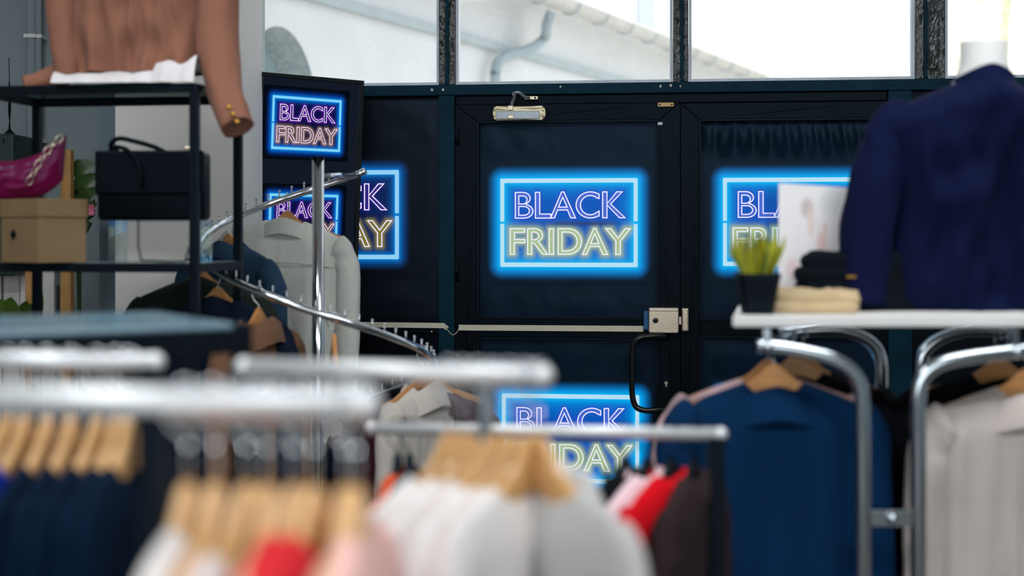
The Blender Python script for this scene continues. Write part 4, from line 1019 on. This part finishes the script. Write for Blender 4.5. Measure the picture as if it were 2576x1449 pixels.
obj('sleeve', sleeve_mesh(dict(pm, t=.07, sr=.072), -1, [(-.15, 0, .425), (-.195, 0, .40), (-.228, -.005, .345), (-.25, -.02, .28), (-.275, -.03, .16), (-.285, -.035, .008)], .06), F_mn, r, True)
obj('sleeve', sleeve_mesh(dict(pm, t=.07, sr=.072), 1, [(.15, 0, .425), (.195, 0, .40), (.228, -.005, .345), (.25, -.02, .28), (.275, -.03, .16), (.285, -.035, .008)], .06), F_mn, r, True)
obj('collar', collar_mesh(dict(pm, t=.08, z0=.535, nw=.062, cz=.0), 'stand'), F_mn, r, True)
# grass pot
gp = P(1905, 790, 3.08); gp.z = bz
r = thing('potted_grass', 'small black pot of yellow-green grass on the white board', 'plant', gp)
bm = bmesh.new(); sq = [(.031, 0), (.044, .078), (.0455, .08), (.0455, .088), (.041, .088), (.039, .078)]; rings = []
for h_, z_ in sq: rings.append([bm.verts.new((h_ * a_, h_ * b_, z_)) for a_, b_ in ((-1, -.8), (-.8, -1), (.8, -1), (1, -.8), (1, .8), (.8, 1), (-.8, 1), (-1, .8))])
for i in range(len(rings) - 1):
    for k in range(8): bm.faces.new((rings[i][k], rings[i][(k + 1) % 8], rings[i + 1][(k + 1) % 8], rings[i + 1][k]))
bm.faces.new(rings[0]); bm.faces.new(rings[-1]); obj('pot', bm, M_black, r)
M_gr = mat('grass_blade', (168, 166, 30), .55, 0, 20, .35, stretch=(1, 1, .2)); M_gr2 = mat('grass_blade_dark', (96, 116, 26), .55, 0, 20, .3)
for k in range(110):
    a = random.uniform(0, 2 * math.pi); q = random.uniform(0, .032); b = Vector((q * math.cos(a), q * math.sin(a), .08)); h_ = random.uniform(.06, .1)
    tip = b + Vector((math.cos(a) * q * .9 + random.uniform(-.01, .01), math.sin(a) * q * .5, h_)); bm = bmesh.new()
    md = (b + tip) / 2 + Vector((math.cos(a) * .004, 0, .0)); w_ = .0052
    pts = [b, (b + md) / 2, md, (md + tip) / 2 + Vector((math.cos(a) * .003, 0, 0)), tip]; wd = [w_ * .8, w_, w_, w_ * .75, .0004]; s = Vector((math.sin(a + 1.3), math.cos(a + 1.3), 0)) if k % 2 else Vector((1, 0, 0))
    rows = [[bm.verts.new(p - s * w2), bm.verts.new(p + Vector((0, -.0015, 0))), bm.verts.new(p + s * w2)] for p, w2 in zip(pts, wd)]
    for i in range(4):
        for j in range(2): bm.faces.new((rows[i][j], rows[i][j + 1], rows[i + 1][j + 1], rows[i + 1][j]))
    obj('grass_blade', bm, M_gr if k % 3 else M_gr2, r, True)
# white card in a clear holder
hc = P(2060, 0, 3.3)
r = thing('sign_holder', 'white picture card in a clear acrylic holder behind the black folded clothes', 'sign', (hc.x, 3.36, bz), R(2)); r.rotation_euler[0] = R(-3)
w2 = .083; cz0, cz1 = .045, .288
def pic_mat():
    m = mat('card_print', (236, 228, 230), .5)
    n = m.node_tree.nodes; l = m.node_tree.links; b = n['Principled BSDF']; tc = n.new('ShaderNodeTexCoord')
    prev = None; col = (.86, .82, .84, 1)
    for (x, y, rx, ry, c) in ((-.012, .235, .020, .03, (.60, .52, .52, 1)), (-.004, .2, .010, .045, (.82, .66, .62, 1)), (.022, .155, .016, .03, (.84, .60, .57, 1)), (.03, .185, .006, .022, (.86, .60, .57, 1)), (-.05, .09, .02, .03, (.84, .66, .68, 1)), (.045, .25, .035, .04, (.72, .74, .76, 1))):
        mp = n.new('ShaderNodeMapping'); mp.inputs['Location'].default_value = (-x / rx, 0, -y / ry); mp.inputs['Scale'].default_value = (1 / rx, 0, 1 / ry)
        l.new(tc.outputs['Object'], mp.inputs[0]); g_ = n.new('ShaderNodeTexGradient'); g_.gradient_type = 'SPHERICAL'; l.new(mp.outputs[0], g_.inputs[0])
        mt = n.new('ShaderNodeMath'); mt.operation = 'MULTIPLY'; mt.use_clamp = True; mt.inputs[1].default_value = 2.0; l.new(g_.outputs['Fac'], mt.inputs[0])
        mx = n.new('ShaderNodeMixRGB'); mx.inputs[1].default_value = col; mx.inputs[2].default_value = c; l.new(mt.outputs[0], mx.inputs[0])
        if prev: l.new(prev.outputs[0], mx.inputs[1])
        prev = mx
    l.new(prev.outputs[0], b.inputs['Base Color']); return m
bm = bmesh.new(); bm_poly(bm, [[(-w2, cz0 - .02), (w2, cz0 - .02), (w2 + .002, cz1 - .004), (-w2 + .004, cz1 + .006)]], -.001, 0.0); obj('picture_card', bm, pic_mat(), r)
box('clear_sheet', -w2 - .025, w2 + .002, .0015, .0035, .004, cz1 - .002, M_acryl, r); box('clear_foot', -w2 - .025, w2 + .002, -.05, .0, .001, .004, M_acryl, r)
box('card_strip', -w2, -w2 + .03, -.0008, .0008, .01, cz0 - .02, M_white, r)
# folded clothes
def folded(name, label, c, sx, sy, h, m, rz=0, layers=3, seed=1, cat='clothes'):
    r = thing(name, label, cat, c, rz)
    for k in range(layers):
        hh = h / layers; N = 28; verts = []; idx = {}; f = []
        bm = bmesh.new(); bmesh.ops.create_cube(bm, size=1); bmesh.ops.subdivide_edges(bm, edges=bm.edges, cuts=7, use_grid_fill=True)
        for v in bm.verts:
            q = v.co * 2; rr = (abs(q.x) ** 7 + abs(q.y) ** 7 + abs(q.z) ** 4) ** .16; q = q / max(rr, 1e-5) * max(abs(q.x), abs(q.y), abs(q.z))
            n_ = noise.noise(Vector((q.x * 2.3, q.y * 2.3, q.z + seed + k * 3)))
            v.co = Vector((q.x * sx / 2 * (1 - .05 * k) + .006 * math.sin(k * 2.4) + .01 * n_, q.y * sy / 2 * (1 - .06 * k), hh * (k + .5) + q.z * hh * .68 + (.012 * n_ if q.z > 0 else 0) * (1 if k == layers - 1 else .4)))
            if k == 0 and q.z < 0: v.co.z = max(v.co.z, 0.0)
        obj('fold', bm, m, r, True)
    return r
folded('beige_scarf', 'crumpled beige cloth lying on the white board beside the grass pot', (P(2040, 0, 3.14).x, 3.14, bz + .001), .2, .11, .045, fabric('beige_cotton', (196, 172, 136)), R(-4), 2, 3, 'cloth')
r = folded('black_jeans', 'folded black trousers with gold zip on the white board', (P(2140, 0, 3.26).x, 3.25, bz + .001), .27, .12, .125, fabric('black_denim', (13, 16, 22)), R(3), 4, 8)
box('gold_zip', -.03, .02, -.066, -.058, .074, .079, M_gold, r)

# ------------------------------------------------------------------ outside: neighbour building, gutter, sunlit house, tree
Ud = Vector((.423, .906, 0)); W0_ = Vector((.89, 15, 0)); angB = math.atan2(Ud.y, Ud.x)
M_ext = mat('exterior_render', (226, 226, 228), .9, 0, 2, .04, .1, 8); M_extd = mat('exterior_grey_trim', (176, 186, 190), .8, 0, 4, .06)
ex = thing('neighbour_building', 'pale rendered building with arched window seen through the transoms', 'building', W0_, angB)
# local: x along wall (t), z up; camera side is -y? normal facing room is local +y or -y
zE = H + 515 * 15 / F; ta, tb = -8.5, 13.0; tc_ = -5.84; rw = .46; ztop_arch = 2.84; 
bm = bmesh.new()
def q4(x0, x1, z0a, z0b, z1): bm.faces.new([bm.verts.new(p) for p in ((x0, 0, z0a), (x1, 0, z0b), (x1, 0, z1), (x0, 0, z1))])
q4(ta, tc_ - rw, 0, 0, zE); q4(tc_ + rw, tb, 0, 0, zE)
N = 20
def az(x): return ztop_arch - .62 + .62 * math.sqrt(max(0, 1 - ((x - tc_) / rw) ** 2)) 
for i in range(N):
    xa = tc_ - rw + 2 * rw * i / N; xb = tc_ - rw + 2 * rw * (i + 1) / N; q4(xa, xb, az(xa), az(xb), zE)
q4(tc_ - rw, tc_ + rw, 0, 0, 1.0)
for f in list(bm.faces): pass
dirin = -1  # wall thickness goes away from the viewer
side = 1 if (Matrix.Rotation(angB, 3, 'Z') @ Vector((0, 1, 0))).dot(Vector((0, 0, 0)) - W0_) > 0 else -1   # +y faces room?
bw = obj('wall', bm, M_ext, ex)
bm = bmesh.new(); pts = [(tc_ - rw, 1.0)] + [(tc_ + rw, 1.0)] + [(tc_ + rw - 2 * rw * i / 20, az(tc_ + rw - 2 * rw * i / 20)) for i in range(21)]
n_ = len(pts)
for i in range(n_):
    a, b = pts[i], pts[(i + 1) % n_]
    if (Vector(a) - Vector(b)).length < 1e-5: continue
    bm.faces.new([bm.verts.new(v) for v in ((a[0], 0, a[1]), (b[0], 0, b[1]), (b[0], -side * .28, b[1]), (a[0], -side * .28, a[1]))])
obj('window_reveal', bm, M_extd, ex)
bm = bmesh.new(); bm_box(bm, tc_ - rw, tc_ + rw, -side * .30, -side * .28, 1.0, ztop_arch + .02); obj('window_back', bm, mat('arch_glass', (150, 176, 178), .2), ex)
bm = bmesh.new()
for x in (tc_ - rw + .04, tc_ - .02, tc_ + rw - .06): bm_box(bm, x, x + .05, min(-side * .28, -side * .22), max(-side * .28, -side * .22), 1.0, az(x + .02))
for z_ in (1.7, 2.3): bm_box(bm, tc_ - rw, tc_ + rw, min(-side * .28, -side * .22), max(-side * .28, -side * .22), z_, z_ + .05)
obj('window_frame', bm, M_white, ex)
bm = bmesh.new(); bm_box(bm, ta, tb, min(0, side * .07), max(0, side * .07), 3.06, 3.14); obj('cornice', bm, M_extd, ex)
bm = bmesh.new(); bm_box(bm, ta, tb, min(0, side * .3), max(0, side * .3), zE - .03, zE + .02); obj('soffit', bm, M_ext, ex)
bm = bmesh.new(); rf = [(side * .35, zE + .05), (-side * 4, zE + 2.0), (-side * 4, zE + 1.9), (side * .3, zE + .0)]
v0 = [bm.verts.new((ta, y, z_)) for y, z_ in rf]; v1 = [bm.verts.new((tb, y, z_)) for y, z_ in rf]
for k in range(4): bm.faces.new((v0[k], v0[(k + 1) % 4], v1[(k + 1) % 4], v1[k]))
bm.faces.new(v0); bm.faces.new(v1); obj('roof', bm, mat('roof_tin', (178, 176, 172), .6, 0, 3, .1), ex)
M_gut = mat('galvanised_gutter', (196, 192, 188), .5, .1, 5, .1)
gt = empty('gutter'); gt.parent = ex; gy = side * .42; gr = .1
bm = bmesh.new(); prev = None
for x in (ta, tb):
    cur = [bm.verts.new((x, gy + gr * math.cos(t), zE + gr * math.sin(t))) for t in [math.pi + math.pi * k / 14 for k in range(15)]]
    if prev:
        for k in range(14): bm.faces.new((prev[k], prev[k + 1], cur[k + 1], cur[k]))
    prev = cur
obj('gutter_trough', bm, M_gut, gt, True)
x = ta + .3
while x < tb:
    tube('gutter_strap', [(x, gy + (gr + .006) * math.cos(t), zE + (gr + .006) * math.sin(t)) for t in [math.pi + math.pi * k / 10 for k in range(11)]], .012, M_extd, gt, 6); x += .72
tube('gutter_lip', [(ta, gy + side * gr, zE), (tb, gy + side * gr, zE)], .016, M_white, gt, 8)
# downpipe from pixel positions on a plane just in front of the wall
Rm = Matrix.Rotation(angB, 3, 'Z')
def onwall(px, py, off_):
    k = (px - 1288) / F; nrm = Rm @ Vector((0, side, 0)); o = W0_ + nrm * off_
    t = (k * o.y - o.x) / (Ud.x - k * Ud.y); p_ = o + Ud * t; d = p_.y; p_.z = H - (py - HY) / F * d
    return Rm.inverted() @ (p_ - W0_)
tube('downpipe', spline([onwall(1388, 30, .42), onwall(1376, 60, .36), onwall(1370, 95, .22), onwall(1335, 122, .18), onwall(1285, 138, .14), onwall(1255, 155, .12), onwall(1246, 185, .12), onwall(1246, 240, .12), onwall(1246, 700, .12)], 6), .048, mat('downpipe_grey', (150, 166, 174), .6, 0, 6, .08), ex, 14)
M_house = mat('sunlit_house_render', (250, 244, 228), .9, 0, 1.2, .06)
hs = thing('far_house', 'overexposed cream house through the two right transoms', 'building', (9, 32, 0))
box('wall', -5.2, 12, 0, 3, 0, 9, M_house, hs); box('window', -4.1, -2.9, -.06, .0, 3.9, 4.2, mat('far_window', (226, 218, 222), .4), hs)
box('window', 0.2, 1.2, -.06, 0, 3.2, 4.6, mat('far_window', (226, 218, 222), .4), hs)
dm = thing('roof_box', 'white framed box with bracket on the neighbour roof', 'vent', P(1625, 60, 18))
bm = bmesh.new()
for q in ((-.19, -.13, -.4, .6), (.12, .18, -.4, .6)): bm_box(bm, q[0], q[1], -.05, .05, q[2] * .28, q[3])
bm_box(bm, -.19, .18, -.05, .05, -.18, -.11); obj('frame', bm, M_white, dm); box('panel', -.13, .12, .0, .04, -.11, .6, M_extd, dm)
tube('bracket', [(.0, 0, -.15), (-.02, 0, -.22), (.15, 0, -.24), (.24, 0, -.28), (.25, 0, -.42)], .025, M_white, dm, 8)
struct(box('floor_outside', -30, 40, 6.9, 60, -.12, -.05, mat('courtyard_paving', (190, 186, 178), .9, 0, 3, .1)))
# bare tree
tr = thing('bare_tree', 'pale bare tree with fine twigs in the far right transom', 'tree', (6.2, 18, 0)); M_bk = mat('tree_bark', (196, 190, 160), .9, 0, 8, .2)
tube('trunk', spline([(0, 0, 0), (.05, 0, 1.6), (-.05, 0, 3), (.1, 0, 4.6)], 5), [.14 - .1 * i / 15 for i in range(16)], M_bk, tr, 10)
for k in range(34):
    z_ = 1.8 + 2.8 * random.random(); a = random.uniform(0, 2 * math.pi); L_ = random.uniform(.8, 1.8); d = Vector((math.cos(a), math.sin(a) * .5, random.uniform(-.1, .8))).normalized()
    p0 = Vector((0, 0, z_)); pts = [p0]; 
    for s in range(5): d = (d + Vector((random.uniform(-.4, .4), random.uniform(-.3, .3), random.uniform(-.3, .3)))).normalized(); pts.append(pts[-1] + d * L_ / 5)
    bm = bmesh.new(); bm_tube(bm, pts, [.016, .012, .009, .007, .005, .003], 5)
    for s in range(2, 5):
        for w_ in range(2):
            dd = (d + Vector((random.uniform(-1, 1), random.uniform(-1, 1), random.uniform(-1, 1)))).normalized(); bm_tube(bm, [pts[s], pts[s] + dd * .2, pts[s] + dd * .4 + Vector((0, 0, .05))], [.006, .004, .002], 4)
    obj('branch', bm, M_bk, tr)
